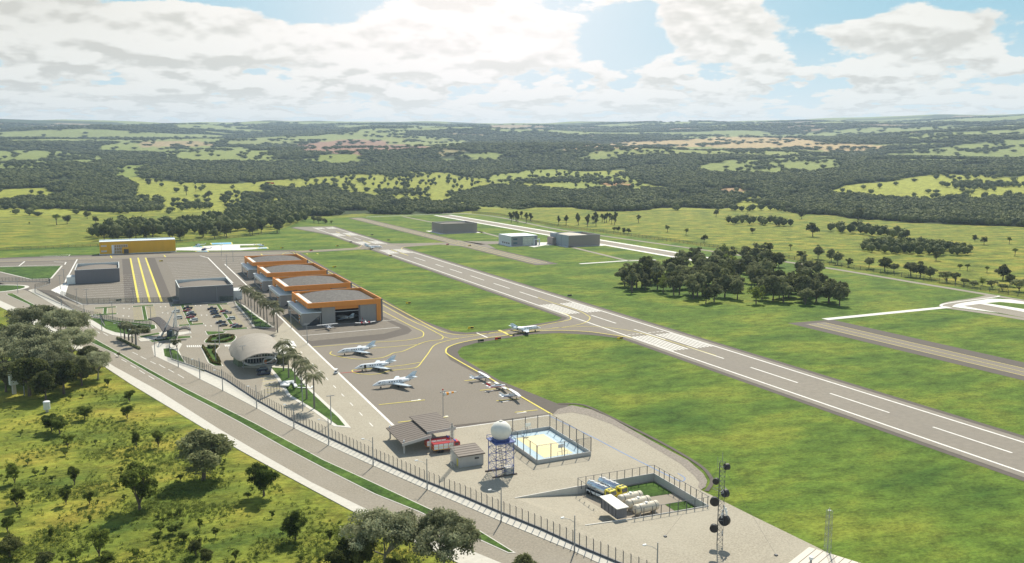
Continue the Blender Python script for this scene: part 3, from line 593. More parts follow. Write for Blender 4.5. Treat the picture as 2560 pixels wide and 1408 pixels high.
def make_hangar():
    t = thing('hangar', 'orange banded hangar nearest the jets, its door open', 'hangar', (106.0, 442.8, Z4), 0, 'orange banded hangars in a row')
    b = MB(); b.box(-12.5,-12.1,0.6,44,0,9.3); b.box(19.6,20.2,0.5,44,0,9.3); b.box(-12.5,20.2,43.6,44,0,9.3); b.build('wall', cladd, t)
    b = MB(); b.box(-20,19.2,0,0.6,9.3,12); b.box(-20,20,43.4,44,9.3,12); b.box(-20,-19.4,0.6,43.4,9.3,12); b.box(19.4,20,0.6,43.4,9.3,12); b.box(16.8,19.2,0,0.6,0,9.3); b.box(-20,-19.4,36,44,6.9,9.3); b.build('roof_band', orange, t)
    MB().box(19.2,20.1,0.02,0.6,0,12.02).build('corner_pier', slate, t)
    # vaulted gravel roof and the flat gutter on its left
    P = []; n = 18
    for i in range(n+1): x = -16.2+35.2*i/n; P.append((x, 10.1+1.7*math.sin(math.pi*i/n)**0.75))
    b = MB(); b.extr(P + [(19.0, 9.3), (-16.2, 9.3)], 'y', 0.7, 43.3); r = b.build('roof', gravroof, t)
    MB().box(-19.4,-16.25,0.62,43.38,9.35,11.1).build('gutter', white, t)
    b = MB(); b.box(-12.1,-5.4,0.9,1.15,0,9.3); d = b.build('front_panel', cladd, t)
    b = MB(); b.box(8.0,16.8,0.55,0.8,0,9.3); b.build('sliding_door', cladd, t); MB().box(7.2,8.0,0.9,1.15,0,9.3).build('door_leaf', slate, t)
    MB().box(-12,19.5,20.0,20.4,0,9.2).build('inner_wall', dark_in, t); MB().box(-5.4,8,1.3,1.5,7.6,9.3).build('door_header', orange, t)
    b = MB(); b.path([(-5.4,1.25,6.4),(8,1.25,6.4)], 0.12, 5).build('door_rail', wmetal, t)
    # office wing on the left
    b = MB()
    b.add([(-22.5,1.2,0),(-12.9,1.2,0),(-12.9,1.2,6.6),(-22.5,1.2,6.6),(-22.5,43,0),(-12.9,43,0),(-12.9,43,6.6),(-22.5,43,6.6)], [(0,3,2,1)[::-1],(1,2,6,5),(4,5,6,7),(0,4,7,3)])
    w = b.build('office_wing', cladd, t)
    MB().box(-22.9,-12.6,0.6,43.4,6.62,6.95).build('wing_roof', bluew, w)
    MB().add([(-20.6,1.14,0.05),(-13.3,1.14,0.05),(-13.3,1.14,5.2)], [(0,1,2)]).extr([(-20.6,0.05),(-13.3,0.05),(-13.3,5.2)], 'y', 1.12, 1.18).build('window', glass, w)
    MB().extr([(3,5.9),(12,1.0),(34,1.0),(41,5.9)], 'x', -22.56, -22.5).build('window', glass, w)
    MB().extr([(2,6.5),(5,5.0),(40,5.0),(42,6.5)], 'x', -22.6, -22.57).build('fascia', palew, w)
    for i in range(6): MB().box(-22.75,-22.62,8.5-0.4*(i % 2),10.0-0.4*(i % 2),0.6+i*0.85,1.45+i*0.85).build('sign_square', white if i % 2 else orange, w)
    return t
hg = make_hangar()
for i, (dy, lb) in enumerate(((66.2,'grey hangar with an orange roof band, second in the row from the jets'),(132.2,'grey hangar with an orange roof band, third in the row from the jets'),(197.8,'grey hangar with an orange roof band, farthest in the row, beside the taxiway'))):
    dup(hg, (106.0, 442.8+dy, Z4), label=lb)

def vault_shell(name, label, x0, x1, y0, y1, h, wallm, roofm, rimm, z=Z4, arch=1.2):
    t = thing(name, label, 'hangar', ((x0+x1)/2, (y0+y1)/2, z)); a = (x1-x0)/2; b_ = (y1-y0)/2
    b = MB(); b.box(-a,a,-b_,-b_+.4,0,h); b.box(-a,a,b_-.4,b_,0,h); b.box(-a,-a+.4,-b_+.4,b_-.4,0,h); b.box(a-.4,a,-b_+.4,b_-.4,0,h); b.build('wall', wallm, t)
    P = [(-a+.4+(2*a-.8)*i/16, h-2.2+arch*math.sin(math.pi*i/16)) for i in range(17)]
    MB().extr(P+[(a-.4,h-2.8),(-a+.4,h-2.8)], 'y', -b_+.45, b_-.45).build('roof', roofm, t)
    b = MB(); b.box(-a-.05,a+.05,-b_-.05,-b_+.45,h,h+.15); b.box(-a-.05,a+.05,b_-.45,b_+.05,h,h+.15); b.box(-a-.05,-a+.45,-b_+.45,b_-.45,h,h+.15); b.box(a-.45,a+.05,-b_+.45,b_-.45,h,h+.15)
    b.box(-a+.4,a-.4,b_-.46,b_-.42,h-2.2,h-.01); b.build('parapet_rim', rimm, t)
    return t
v = vault_shell('hangar_shell', 'dark slate hangar with a curved brown roof on the far left apron', -30.5, -2.2, 665, 706, 9.6, slate, brownroof, palew)
MB().box(-19.5,-14.2,-21,-8,0,5.0).build('annex', palew, v)
v = vault_shell('hangar_shell', 'dark slate hangar with a curved brown roof behind the car park fence', 30, 61, 544.6, 581, 9.9, slate, brownroof, palew)
MB().box(15.6,21.0,-15,-2,0,5.6).build('annex', palew, v); MB().box(-19,-15.6,-16,-5,0,1.6).build('stair', slate, v)
v = vault_shell('hangar_shell', 'brown-grey windowless hangar farthest back beside the parallel strip', 343.6, 387.4, 946, 984, 11.3, browng, brownroof, kerbm)
v = vault_shell('hangar_shell', 'brown-grey hangar with a blue-grey side, right of the glass office', 404.8, 440.8, 749, 787, 11.0, browng, mat('cream_roof', (0.55,0.50,0.42), 0.8), mat('blue_grey_rim', (0.30,0.36,0.42), 0.6), arch=2.0)
b = MB(); b.box(-18.7,-18.02,-19.2,18.5,0,11.3); 
for y in (-19.2, -6, 6, 18): b.box(-19.1,-18.7,y,y+1.2,0,11.3)
b.build('side_frame', mat('blue_grey_frame', (0.34,0.38,0.42), 0.6), v); MB().box(-23,-19.2,6,18,0,7.5).build('annex', browng, v)
# office
t = thing('office_building', 'small two-storey office with a glazed front, between the two brown-grey hangars', 'office', (370.5, 779, Z3))
MB().box(-14.6,14.6,0,31,0,9.5).build('wall', mat('office_grey', (0.27,0.27,0.29), 0.6, var=0.05), t); MB().box(-14.8,-14.62,-0.1,31,0,9.7).build('side_wall', palew, t)
MB().box(-14.8,14.8,-0.1,31.1,9.52,9.9).build('roof', bluew, t); MB().box(-2,11,-0.5,-0.05,0.3,8.8).build('curtain_wall', mat('pale_glazing', (0.50,0.52,0.44), 0.2, var=0.25, scale=0.5), t)
b = MB()
for i in range(10): b.box(-2+i*1.42,-1.85+i*1.42,-0.62,-0.5,0.3,8.8)
for z in (3,5.8,8.6): b.box(-2,11,-0.7,-0.62,z,z+.15)
b.build('mullion', wmetal, t)
MB().box(9.5,10.3,-2.6,-0.7,0,5.5).box(15.5,16.3,-2.6,-0.7,0,5.5).box(9.5,16.3,-2.6,-0.7,5.5,6.4).build('portal', palew, t)
for x, z in ((-12.5,2),(-12.5,6)): MB().box(x,x+4.5,-0.12,-0.04,z,z+1.6).build('window', lglass, t)
for y in (4,9,14,19): MB().box(-14.95,-14.82,y,y+2.6,1.6,3.2).build('window', glass, t)
# yellow building
ym = mat('yellow_cladding', (0.75, 0.42, 0.025), 0.6, var=0.05, scale=0.5, stretch=(1, 1, 0.1))
t = thing('yellow_building', 'long yellow building with a glazed entrance beside the far left taxiway', 'building', (14.3, 861.8, Z3))
MB().box(-32.2,32.2,0,14,0.6,11.6).build('wall', ym, t); MB().box(-32.8,32.8,-0.8,14.5,0,0.6).build('plinth', palew, t)
b = MB(); b.box(-32.4,32.4,-0.2,0.1,11.62,12.0).box(-32.4,32.4,0.1,14.2,11.62,11.8).box(-32.4,32.4,13.9,14.2,11.8,12.7); b.build('roof', bluew, t)
MB().box(-22,-9,-0.25,-0.03,1.0,8.6).build('curtain_wall', mat('beige_glazing', (0.36,0.26,0.14), 0.3, var=0.3, scale=0.4), t)
b = MB()
for i in range(8): b.box(-22+i*1.85,-21.8+i*1.85,-0.4,-0.25,1.0,8.6)
for z in (3.4,6.0,8.5): b.box(-22,-9,-0.45,-0.4,z,z+.2)
b.box(-22.3,-20.4,-0.5,-0.25,0.8,8.4); b.build('mullion', wmetal, t)
MB().box(-13.6,-7.0,-1.8,-0.5,0.6,6.2).build('entrance_portal', ym, t); MB().box(-12.3,-8.2,-1.95,-1.82,0.7,4.6).build('door', glass, t)
for z in (2.4, 7.2):
    for i in range(5): MB().box(-31.0+i*0.95,-30.3+i*0.95,-0.12,-0.03,z,z+1.5).build('window', palew, t)

# shed beside the carport
tileroof = mat('brown_metal_roof', (0.165, 0.138, 0.118), 0.6, var=0.06, scale=0.4)
def slabroof(b, x0, x1, y0, y1, za, zb, th=0.22):  # slopes along y
    b.add([(x0,y0,za-th),(x1,y0,za-th),(x1,y1,zb-th),(x0,y1,zb-th),(x0,y0,za),(x1,y0,za),(x1,y1,zb),(x0,y1,zb)], [(0,3,2,1),(4,5,6,7),(0,1,5,4),(1,2,6,5),(2,3,7,6),(3,0,4,7)]); return b
def seams(b, x0, x1, y0, y1, za, zb, n):
    for i in range(n+1):
        f = i/n; y = y0+(y1-y0)*f; z = za+(zb-za)*f; b.box(x0, x1, y-.05, y+.05, z+0.005, z+.06)
    return b
lgrey = mat('light_grey_block', (0.48, 0.47, 0.45), 0.8, var=0.05, scale=1.0, stretch=(2, 2, 0.2))
def shed(name, label, cat, loc, w, d, h0, h1, wm, rm):
    t = thing(name, label, cat, loc); b = MB()
    b.add([(0,0,0),(w,0,0),(w,d,0),(0,d,0),(0,0,h0),(w,0,h0),(w,d,h1),(0,d,h1)], [(0,3,2,1),(4,5,6,7),(0,1,5,4),(1,2,6,5),(2,3,7,6),(3,0,4,7)]); b.build('wall', wm, t)
    r = slabroof(MB(), -.4, w+.4, -.4, d+.5, h0+.27-.1, h1+.27+.1).build('roof', rm, t); seams(MB(), -.4, w+.4, -.3, d+.4, h0+.18, h1+.36, max(4, int(d/1.2))).build('seam', asph_d, r)
    return t
a = U(1149, 1171); t = shed('equipment_shed', 'grey block shed with a brown metal roof, left of the radome tower', 'shed', (a[0], a[1], Z3), 7.3, 6.6, 3.2, 3.7, lgrey, tileroof)
MB().box(4.6,5.9,-0.08,0,1.9,2.4).build('window', glass, t); MB().box(-0.07,0,1.2,2.1,0.1,2.2).build('door', yellow, t)
# fire station carport: low roof on the left, higher roof on the right
t = thing('carport', 'open fire engine carport with two stepped brown metal roofs', 'carport', (72.4, 234.6, Z3))
def roof2(x0, x1, y0, y1, zl, zr, nm):
    b = MB(); b.add([(x0,y0,zl),(x1,y0,zr),(x1,y1,zr),(x0,y1,zl),(x0,y0,zl+.3),(x1,y0,zr+.3),(x1,y1,zr+.3),(x0,y1,zl+.3)], [(0,3,2,1),(4,5,6,7),(0,1,5,4),(1,2,6,5),(2,3,7,6),(3,0,4,7)])
    r = b.build(nm, tileroof, t); s = MB()
    for i in range(10):
        y = y0+(y1-y0)*(i+.5)/10; s.add([(x0,y-.04,zl+.31),(x1,y-.04,zr+.31),(x1,y+.04,zr+.31),(x0,y+.04,zl+.31),(x0,y-.04,zl+.36),(x1,y-.04,zr+.36),(x1,y+.04,zr+.36),(x0,y+.04,zl+.36)], [(4,5,6,7),(0,1,5,4),(2,3,7,6)])
    s.build('seam', asph_d, r)
    b = MB(); b.add([(x0,y0-.15,zl-.55),(x1,y0-.15,zr-.55),(x1,y0,zr-.55),(x0,y0,zl-.55),(x0,y0-.15,zl+.32),(x1,y0-.15,zr+.32),(x1,y0,zr+.32),(x0,y0,zl+.32)], [(0,3,2,1),(4,5,6,7),(0,1,5,4),(1,2,6,5),(2,3,7,6),(3,0,4,7)]); b.build('fascia', lgrey, r)
roof2(-0.8, 8.4, -0.6, 16.0, 3.0, 4.4, 'roof'); roof2(7.6, 16.8, 1.4, 18.6, 4.9, 5.2, 'upper_roof')
for x, y, h in ((0,0,3.1),(0.2,15,3.1),(8.1,0,4.2),(8.1,15,4.2),(16,2.2,5.0),(16,17.6,5.0)): MB().box(x-.2,x+.2,y-.2,y+.2,0,h).build('post', lgrey, t)
for x, y, z in ((0.1,0.3,3.5),(0.2,15.2,3.6)): MB().tube((x,y,z-.2),(x,y,z+.5),.25,.18,8).build('roof_vent', wmetal, t)
# bottom right building with a vent
a = U(1956, 1420, 5.0); c = U(2040, 1387, 5.0)
t = thing('flat_roof_building', 'building with a cream ribbed roof cut by the lower edge, a white vent on it', 'building', (a[0], a[1], Z3), math.atan2(c[1]-a[1], c[0]-a[0])+R(14))
MB().box(0.5,12,-11.5,-0.5,0,4.6).build('wall', lgrey, t); r = MB().box(0,12.6,-12,0,4.6,4.95).build('roof', mat('cream_metal_roof', (0.62,0.57,0.48), 0.6, var=0.03), t)
b = MB()
for i in range(1, 8): b.box(0.1, 12.5, -i*1.5-.05, -i*1.5+.03, 4.955, 5.0)
b.build('seam', asph_d, r)
MB().tube((5.2,-3.6,4.9),(5.2,-3.6,6.1),.22,.22,10).build('vent_pipe', steel, t); MB().tube((5.2,-3.6,6.1),(5.2,-3.6,6.6),.45,.42,12).build('vent_cap', wmetal, t)
# white cabinets in the foreground grove
a = U(36, 985); t = thing('water_tank', 'white box tank on a concrete post at the left edge of the grove', 'tank', (a[0], a[1], 0), 0.4)
MB().box(-1.3,1.3,-1.0,1.0,3.6,8.2).build('tank_box', palew, t); MB().box(-.6,.6,-.5,.5,0,3.6).build('post', lgrey, t); MB().box(-1.4,1.4,-1.1,1.1,8.2,8.4).build('lid', wmetal, t)
a = U(118, 1030); t = thing('water_tank', 'small white round-topped tank showing above the meadow shrubs', 'tank', (a[0], a[1], 0))
MB().tube((0,0,1),(0,0,3.6),1.1,1.1,14).build('tank_drum', palew, t); MB().tube((0,0,0),(0,0,1),.5,.5,8).build('post', lgrey, t); MB().ell((0,0,3.6),1.15,1.15,.35,14,4,0).build('lid', wmetal, t)
# farm building far off
a = T(1623, 482); t = thing('farm_shed', 'tiny white roofed farm shed far off among the woods', 'shed', a, 0.2); MB().box(-12,12,-4,4,0,3).build('wall', palew, t); MB().extr([(-4.5,3),(4.5,3),(0,5)], 'x', -12.5, 12.5).build('roof', white, t)

# terminal: ribbed shell roof over an oval glazed front
t = thing('terminal_building', 'curved terminal with a ribbed grey shell roof and an oval glazed front', 'terminal', (50.5, 372.0, Z4))
shellm = mat('ribbed_shell', (0.34,0.31,0.265), 0.7, var=0.08, scale=0.3)
nt, N, L_, bs = shellm.node_tree, shellm.node_tree.nodes.new, shellm.node_tree.links.new, shellm.node_tree.nodes['Principled BSDF']
wv = N('ShaderNodeTexWave'); wv.inputs['Scale'].default_value = 0.8; wv.bands_direction = 'Y'; wv.inputs['Distortion'].default_value = 0; tcn = N('ShaderNodeTexCoord'); L_(tcn.outputs['Object'], wv.inputs['Vector'])
bpn = N('ShaderNodeBump'); bpn.inputs['Distance'].default_value = 0.5; bpn.inputs['Strength'].default_value = 0.3; L_(wv.outputs['Fac'], bpn.inputs['Height']); L_(bpn.outputs[0], bs.inputs['Normal'])
O = (50.5, 372.0)
def sp(x, y, z): a = U(x, y, z); return (a[0]-O[0], a[1]-O[1], z)
# roof edge: near rim sweeps up from the low left tip, over the glass, to the right; far rim behind
near = [sp(577,888,4.2), sp(590,897,4.6), sp(603,902,5.6), sp(618,895,7.2), sp(635,888,8.3), sp(655,884,8.6), sp(675,884,8.2), sp(693,888,7.2)]
farr = [sp(572,872,5.0), sp(580,858,6.5), sp(592,848,8.0), sp(612,839,9.2), sp(640,834,9.6), sp(665,836,9.2), sp(684,846,8.2), sp(697,868,7.2)]
rows = []
for i in range(8):
    a, c = Vector(near[i]), Vector(farr[i]); row = []
    for j in range(11):
        f = j/10; p = a.lerp(c, f); p.z += 0.7*math.sin(math.pi*f)*min(1, 0.35+i*0.25 if i < 4 else 0.35+(7-i)*0.25); row.append(tuple(p))
    rows.append(row)
rows = [list(r) for r in zip(*[smooth([rows[i][j] for i in range(8)], 4) for j in range(11)])]
b = MB(); b.loft(rows, caps=False, closed=False); b.loft([[(p[0], p[1], p[2]-.45) for p in r] for r in rows][::-1], caps=False, closed=False)
edge = [r[0] for r in rows]+rows[-1]+[r[-1] for r in rows[::-1]]+rows[0][::-1]
b.loft([[(p[0], p[1], p[2]-.45) for p in edge], edge], caps=False); b.build('roof', shellm, t, smooth=True)
# facade frame: oval ring + glass, wall behind
def oval(cx, cy, rx, ry, n=28, tilt=0.0, p=2.4):
    out = []
    for i in range(n):
        a = 2*math.pi*i/n; c, s_ = math.cos(a), math.sin(a); x = abs(c)**(2/p)*math.copysign(1, c)*rx; y = abs(s_)**(2/p)*math.copysign(1, s_)*ry; out.append((cx+x, cy+y+x*tilt))
    return out
Fy = U(650, 914)[1]-O[1]; Fx = U(603, 915)[0]-O[0]; Fx2 = U(693, 913)[0]-O[0]; cxm = (Fx+Fx2)/2; hw = (Fx2-Fx)/2
def ring(cx, cz, rx, rz, w, y0, y1, nm, mt, tilt=0.0):
    o_, i_ = oval(cx, cz, rx, rz, tilt=tilt), oval(cx, cz, rx-w, rz-w, tilt=tilt)
    MB().loft([[(p[0], y0, p[1]) for p in o_], [(p[0], y0-.5, p[1]) for p in i_], [(p[0], y1, p[1]) for p in i_], [(p[0], y1, p[1]) for p in o_], [(p[0], y0, p[1]) for p in o_]], caps=False).build(nm, mt, t, smooth=False); return i_
i_ = ring(cxm, 3.9, hw*1.02, 3.7, 0.7, Fy-.6, Fy+1.2, 'facade_frame', wmetal, 0.06)
g = MB().extr(i_, 'y', Fy+0.5, Fy+0.6).build('facade_glass', glass, t)
b = MB()
for k in range(-5, 6): b.box(cxm+k*hw/6-.05, cxm+k*hw/6+.05, Fy+.3, Fy+.48, 1.0+abs(k)*.15, 6.9-abs(k)*.2)
b.box(cxm-hw*.9, cxm+hw*.9, Fy+.2, Fy+.48, 3.0, 3.5); b.build('mullion', wmetal, g)
i_ = ring(cxm+hw*0.62, 1.5, hw*.42, 1.7, 0.35, Fy-1.1, Fy-.65, 'entrance_frame', wmetal, -0.02); MB().extr(i_, 'y', Fy-.75, Fy-.7).build('entrance_glass', glass, t)
MB().box(cxm+hw*.28,cxm+hw*.42,Fy-.9,Fy-.8,0.3,2.3).build('door', mat('wood_door', (0.35,0.12,0.04), 0.6), t)
MB().loft([[(Fx-1.5, Fy+1, 0), (Fx2, Fy+.8, 0), (Fx2+1, Fy+20, 0), (Fx+3, Fy+22, 0), (Fx-2.5, Fy+9, 0)], [(Fx-1.0, Fy+1.3, 4.6), (Fx2-.5, Fy+1.0, 6.2), (Fx2+.5, Fy+19, 6.5), (Fx+3, Fy+20, 6.0), (Fx-2, Fy+9, 4.4)]]).build('wall', mat('garden_wall', (0.16,0.20,0.13), 0.8, var=0.3, scale=1.5), t)
MB().sheet([(p[0]-O[0], p[1]-O[1]) for p in UL((692,880),(712,868),(735,872),(742,885),(720,905),(702,905))], 3.4).build('side_terrace', white, t)
# gate canopy with its leaning mast
t = thing('gate_canopy', 'entrance gate canopy with wavy grey roofs hung from a white A-shaped mast', 'gate', (20.2, 446.5, Z4), 0.0)
def wavy(P, y0, y1, th, nm, mt, skew=0.0):
    rows = []
    for x, z, s in P: rows.append([(x+skew*0, y0+s, z), (x, y1+s, z), (x, y1+s, z-th), (x, y0+s, z-th)])
    MB().loft(rows).build(nm, mt, t, smooth=False)
O2 = (20.2, 446.5)
def g2(x, y, z): a = U(x, y, z); return (a[0]-O2[0], a[1]-O2[1], z)
canm = mat('canopy_membrane', (0.12,0.115,0.115), 0.95, var=0.05, spec=0.05); 
nearE = smooth([g2(370,797,7.6), g2(384,802,7.6), g2(398,815,6.0), g2(408,829,4.4), g2(419,826,5.4), g2(432,824,5.6), g2(446,829,4.8)], 4)
farE = smooth([g2(381,795,7.8), g2(397,793,8.2), g2(410,801,7.0), g2(424,815,4.8), g2(434,819,5.2), g2(441,818,5.6), g2(450,821,5.0)], 4)
MB().loft([[a, c, (c[0], c[1], c[2]-.5), (a[0], a[1], a[2]-.5)] for a, c in zip(nearE, farE)]).build('canopy_roof', canm, t)
nearE = smooth([g2(446,825,5.0), g2(456,822,5.4), g2(466,822,5.0), g2(476,825,4.4)], 4); farE = smooth([g2(450,821,5.4), g2(458,817,5.8), g2(468,817,5.4), g2(477,822,4.6)], 4)
MB().loft([[a, c, (c[0], c[1], c[2]-.5), (a[0], a[1], a[2]-.5)] for a, c in zip(nearE, farE)]).build('exit_roof', canm, t)
top = g2(439, 768, 16.5)
for q in ((404,841),(432,841),(441,836)): p = g2(*q, 0); MB().tube(p, top, 0.55, 0.12, 8).build('mast_leg', wmetal, t)
b = MB()
for e in nearE[::5]+farE[::5]: b.tube(top, e, .03, .03, 3)
for q in ((376,797),(384,796),(392,796),(400,803),(408,812),(416,824),(428,824)): b.tube(top, g2(*q, 7), .03, .03, 3)
b.build('cable', wmetal, t)
MB().box(-2.4,1.2,-1.6,1.6,0,2.9).build('guard_booth', lglass, t); p = g2(475,833,0); MB().tube(p,(p[0],p[1],4.4),.15,.15,6).build('post', wmetal, t)

# ------------------------------------------------------------------ towers, masts, poles
blue = mat('blue_lattice_paint', (0.08, 0.12, 0.33), 0.5, var=0.08)
def lattice(b, w0, w1, z0, z1, n, r=0.06, tri=False, cx=0, cy=0, brace=0.6):
    k = 3 if tri else 4; cor = lambda z: [(cx+math.cos(math.pi/k+2*math.pi*i/k+(0 if not tri else .3))*(w0+(w1-w0)*(z-z0)/(z1-z0))*(.7071), cy+math.sin(math.pi/k+2*math.pi*i/k+(0 if not tri else .3))*(w0+(w1-w0)*(z-z0)/(z1-z0))*(.7071), z) for i in range(k)]
    zs = [z0+(z1-z0)*i/n for i in range(n+1)]
    for i in range(k): b.tube(cor(z0)[i], cor(z1)[i], r, r, 5)
    for a, c in zip(zs, zs[1:]):
        A, C_ = cor(a), cor(c)
        for i in range(k):
            j = (i+1) % k; b.tube(A[i], C_[j], r*brace, r*brace, 4); b.tube(C_[i], C_[j], r*brace, r*brace, 4)
            if not tri: b.tube(A[j], C_[i], r*brace, r*brace, 4)
    return b
t = thing('radome_tower', 'white radar dome on a blue lattice tower in the paved yard', 'tower', (92.0, 208.2, Z3))
lattice(MB(), 5.3, 5.3, 0.3, 9.3, 4, 0.12, brace=.5).build('lattice_frame', blue, t)
b = MB(); b.box(-3.1,3.1,-3.1,3.1,9.3,9.55); b.tube((0,0,9.5),(0,0,10.1),2.3,2.6,20)
for s in (-3.0, 3.0): b.path([(-3,s,10.4),(3,s,10.4)], .07, 4); b.path([(s,-3,10.4),(s,3,10.4)], .07, 4)
for x in (-3,0,3):
    for y in (-3,0,3):
        if x or y: b.tube((x,y,9.5),(x,y,10.4),.07,.07,4)
b.build('platform', blue, t)
d = MB().ell((0,0,12.1),2.85,2.85,2.75,28,16).build('radome', mat('radome_white', (0.74,0.74,0.69), 0.6, var=0.06, scale=0.8), t, smooth=True); MB().tube((0,0,14.75),(0,0,15.0),.55,.5,14).build('vent_cap', kerbm, d)
b = MB(); 
for i in range(14): b.box(-0.4,0.4,-2.0+i*0.28,-1.75+i*0.28,0.6+i*0.6,0.68+i*0.6)
b.tube((-.4,-2,0.5),(-.4,2,9.2),.05); b.tube((.4,-2,0.5),(.4,2,9.2),.05); b.build('stair', dsteel, t)
for s in (-1, 1): MB().box(-3.6,3.6,s*2.6-.3,s*2.6+.3,0,.3).build('footing', mat('footing_dark', (0.12,0.10,0.09), 0.9), t)
t = thing('control_cabin', 'small grey cabin standing under the blue radome tower', 'cabin', (93.6, 206.6, Z3+.02)); MB().box(-1.1,1.1,-1,1,0,2.0).build('wall', lgrey, t); MB().box(0.2,0.9,-1.05,-1,0.9,1.6).build('window', lglass, t); MB().box(-1.2,1.2,-1.1,1.1,2.0,2.15).build('roof', kerbm, t)
# big telecom mast with drum antennas
a = U(1797, 1362)
t = thing('telecom_mast', 'tall guyed lattice mast carrying six black drum antennas', 'mast', (a[0], a[1], Z3)); lattice(MB(), 1.15, 1.15, 0, 19.4, 17, 0.055, True).build('lattice_frame', dsteel, t)
drum = mat('black_antenna', (0.035,0.034,0.038), 0.45, var=0.2)
vd = (math.sin(YAW), math.cos(YAW)); rt = (math.cos(YAW), -math.sin(YAW))
for side, z, r_, face in ((0.9,18.2,.75,(.9,.4)),(-1.0,15.0,.72,(-.5,-.85)),(0.8,12.0,.95,(.8,.6)),(-1.25,10.3,1.05,(-.3,-.95)),(0.95,5.6,1.3,(.55,.83)),(-1.2,4.0,.95,(-.3,-.95))):
    c = (rt[0]*side, rt[1]*side); f = Vector((rt[0]*face[0]+vd[0]*face[1], rt[1]*face[0]+vd[1]*face[1], -0.05)).normalized()
    p = Vector((c[0], c[1], z)); q = MB().tube(p-f*.15, p+f*.75, r_*.93, r_, 22).build('drum_antenna', drum, t); MB().tube((0,0,z),p,.07,.07,5).build('bracket', steel, q)
for k, (z, s) in enumerate(((8.7,.9),(8.1,1.3),(7.6,.6),(7.4,1.5),(6.8,.45),(2.6,.7))): MB().box(rt[0]*s-.16,rt[0]*s+.16,rt[1]*s-.1,rt[1]*s+.1,z-.55,z+.55).build('panel_antenna', wmetal, t)
MB().tube((.2,0,19.3),(.2,0,21.6),.06,.04,5).tube((-.9*rt[0],-.9*rt[1],18),(-.9*rt[0],-.9*rt[1],20.6),.03,.03,4).tube((0,0,18),(-.9*rt[0],-.9*rt[1],18),.03,.03,4).build('whip_antenna', steel, t)
b = MB()
for ang in (0.2, 2.3, 4.4): b.path([(0,0,13.5),(1.9*math.cos(ang),1.9*math.sin(ang),12.9),(0,0,12.4)], .045, 4)
b.build('outrigger', steel, t)
b = MB()
for q in ((1663,1343),(1940,1390)): e = U(*q); b.tube((0,0,18.8),(e[0]-a[0],e[1]-a[1],0.1),.018,.018,3); b.box(e[0]-a[0]-.3,e[0]-a[0]+.3,e[1]-a[1]-.3,e[1]-a[1]+.3,0,.25)
b.build('guy_wire', dsteel, t)
a = U(2066, 1425); t = thing('lattice_mast', 'slim grey lattice mast rising behind the cream roofed building', 'mast', (a[0], a[1], 0)); lattice(MB(), 1.1, .9, 0, 13.2, 10, 0.03).tube((0,0,0),(0,0,13.8),.09,.07,6).build('lattice_frame', steel, t); MB().box(-.4,.4,-.05,.05,13.2,13.26).box(-.05,.05,-.4,.4,13.27,13.33).build('top_bar', wmetal, t)
a = U(1131, 1170); t = thing('lattice_mast', 'pale lattice mast standing against the grey block shed', 'mast', (a[0], a[1], Z3)); lattice(MB(), .85, .85, 0, 12.0, 12, 0.04).build('lattice_frame', mat('pale_steel', (.5,.5,.48), .5), t); MB().tube((0,0,11.5),(0,0,13.0),.2,.12,6).build('antenna', steel, t)
# windsock
a = U(1108, 1058); t = thing('windsock', 'orange and white windsock blowing right on a tall thin pole', 'windsock', (a[0], a[1], Z3)); MB().tube((0,0,0),(0,0,11),.13,.08,6).build('pole', steel, t)
sx = Vector((math.cos(.35), math.sin(.35)-.25, 0.06)).normalized()
owm = [white, mat('windsock_orange', (0.85,0.33,0.03), 0.7)]
s = MB()
for i in range(5):
    p = Vector((.15,0,9.6))+sx*(i*.95); s.k = i % 2; s.tube(p, p+sx*.95, .62-.09*i, .62-.09*(i+1), 10)
s.build('sock', owm, t); MB().ell((0,0,11.25),.26,.26,.3,8,6).build('beacon', mat('red_lamp_glass', (.6,.03,.02), .3), t); MB().box(-.9,.9,-.08,.08,10.5,10.62).box(-.9,-.6,-.2,.2,10.3,10.7).box(.6,.9,-.2,.2,10.3,10.7).build('lamp_bar', steel, t)

# lamp posts along the fence footway
def make_lamp(h=8.4, arm=True):
    t = thing('lamp_post', 'x', 'lamp post', (0, 0, 0)); MB().tube((0,0,0),(0,0,h),.19,.11,8).build('pole', steel, t)
    if arm:
        MB().path([(0,0,h*.80),(-1.0,.45,h*.89),(-2.3,1.05,h*.93)], .05, 5).build('arm', steel, t); MB().box(-2.9,-2.1,0.85,1.25,h*.925,h*.955).build('lamp_head', wmetal, t)
    return t
LP0 = make_lamp()
lps = [(154,765),(212,802),(255,827),(303,850),(342,867),(388,892),(446,919),(500,948),(557,978),(642,1022),(735,1072),(822,1113),(933,1166),(1068,1225),(1253,1305),(1436,1381),(1642,1455)]
near_to = ['at the bend left of the car park','beside the left end of the car park','left of the gate lawn','behind the small gate palms','in the planted strip with the small gate palms','at the gate footway corner','on the footway before the round gate tree','left of the terminal court fence','opposite the parked pickups by the terminal','where the fence turns in front of the palm lawn','below the two palm shadows','at the tip of the palm lawn','left of the carport','in front of the block shed','in front of the radome shadow','left of the tank yard ramp','at the bottom edge']
for i, p in enumerate(lps):
    o = LP0 if i == 0 else dup(LP0); a = U(*p); o.location = (a[0], a[1], 0.19); o['label'] = 'grey street lamp post %s' % near_to[i]; o['group'] = 'lamp posts along the boulevard'
LP1 = make_lamp(9.5, False); MB().box(-1.3,1.3,-.12,.12,9.3,9.5).build('lamp_bar', steel, LP1)
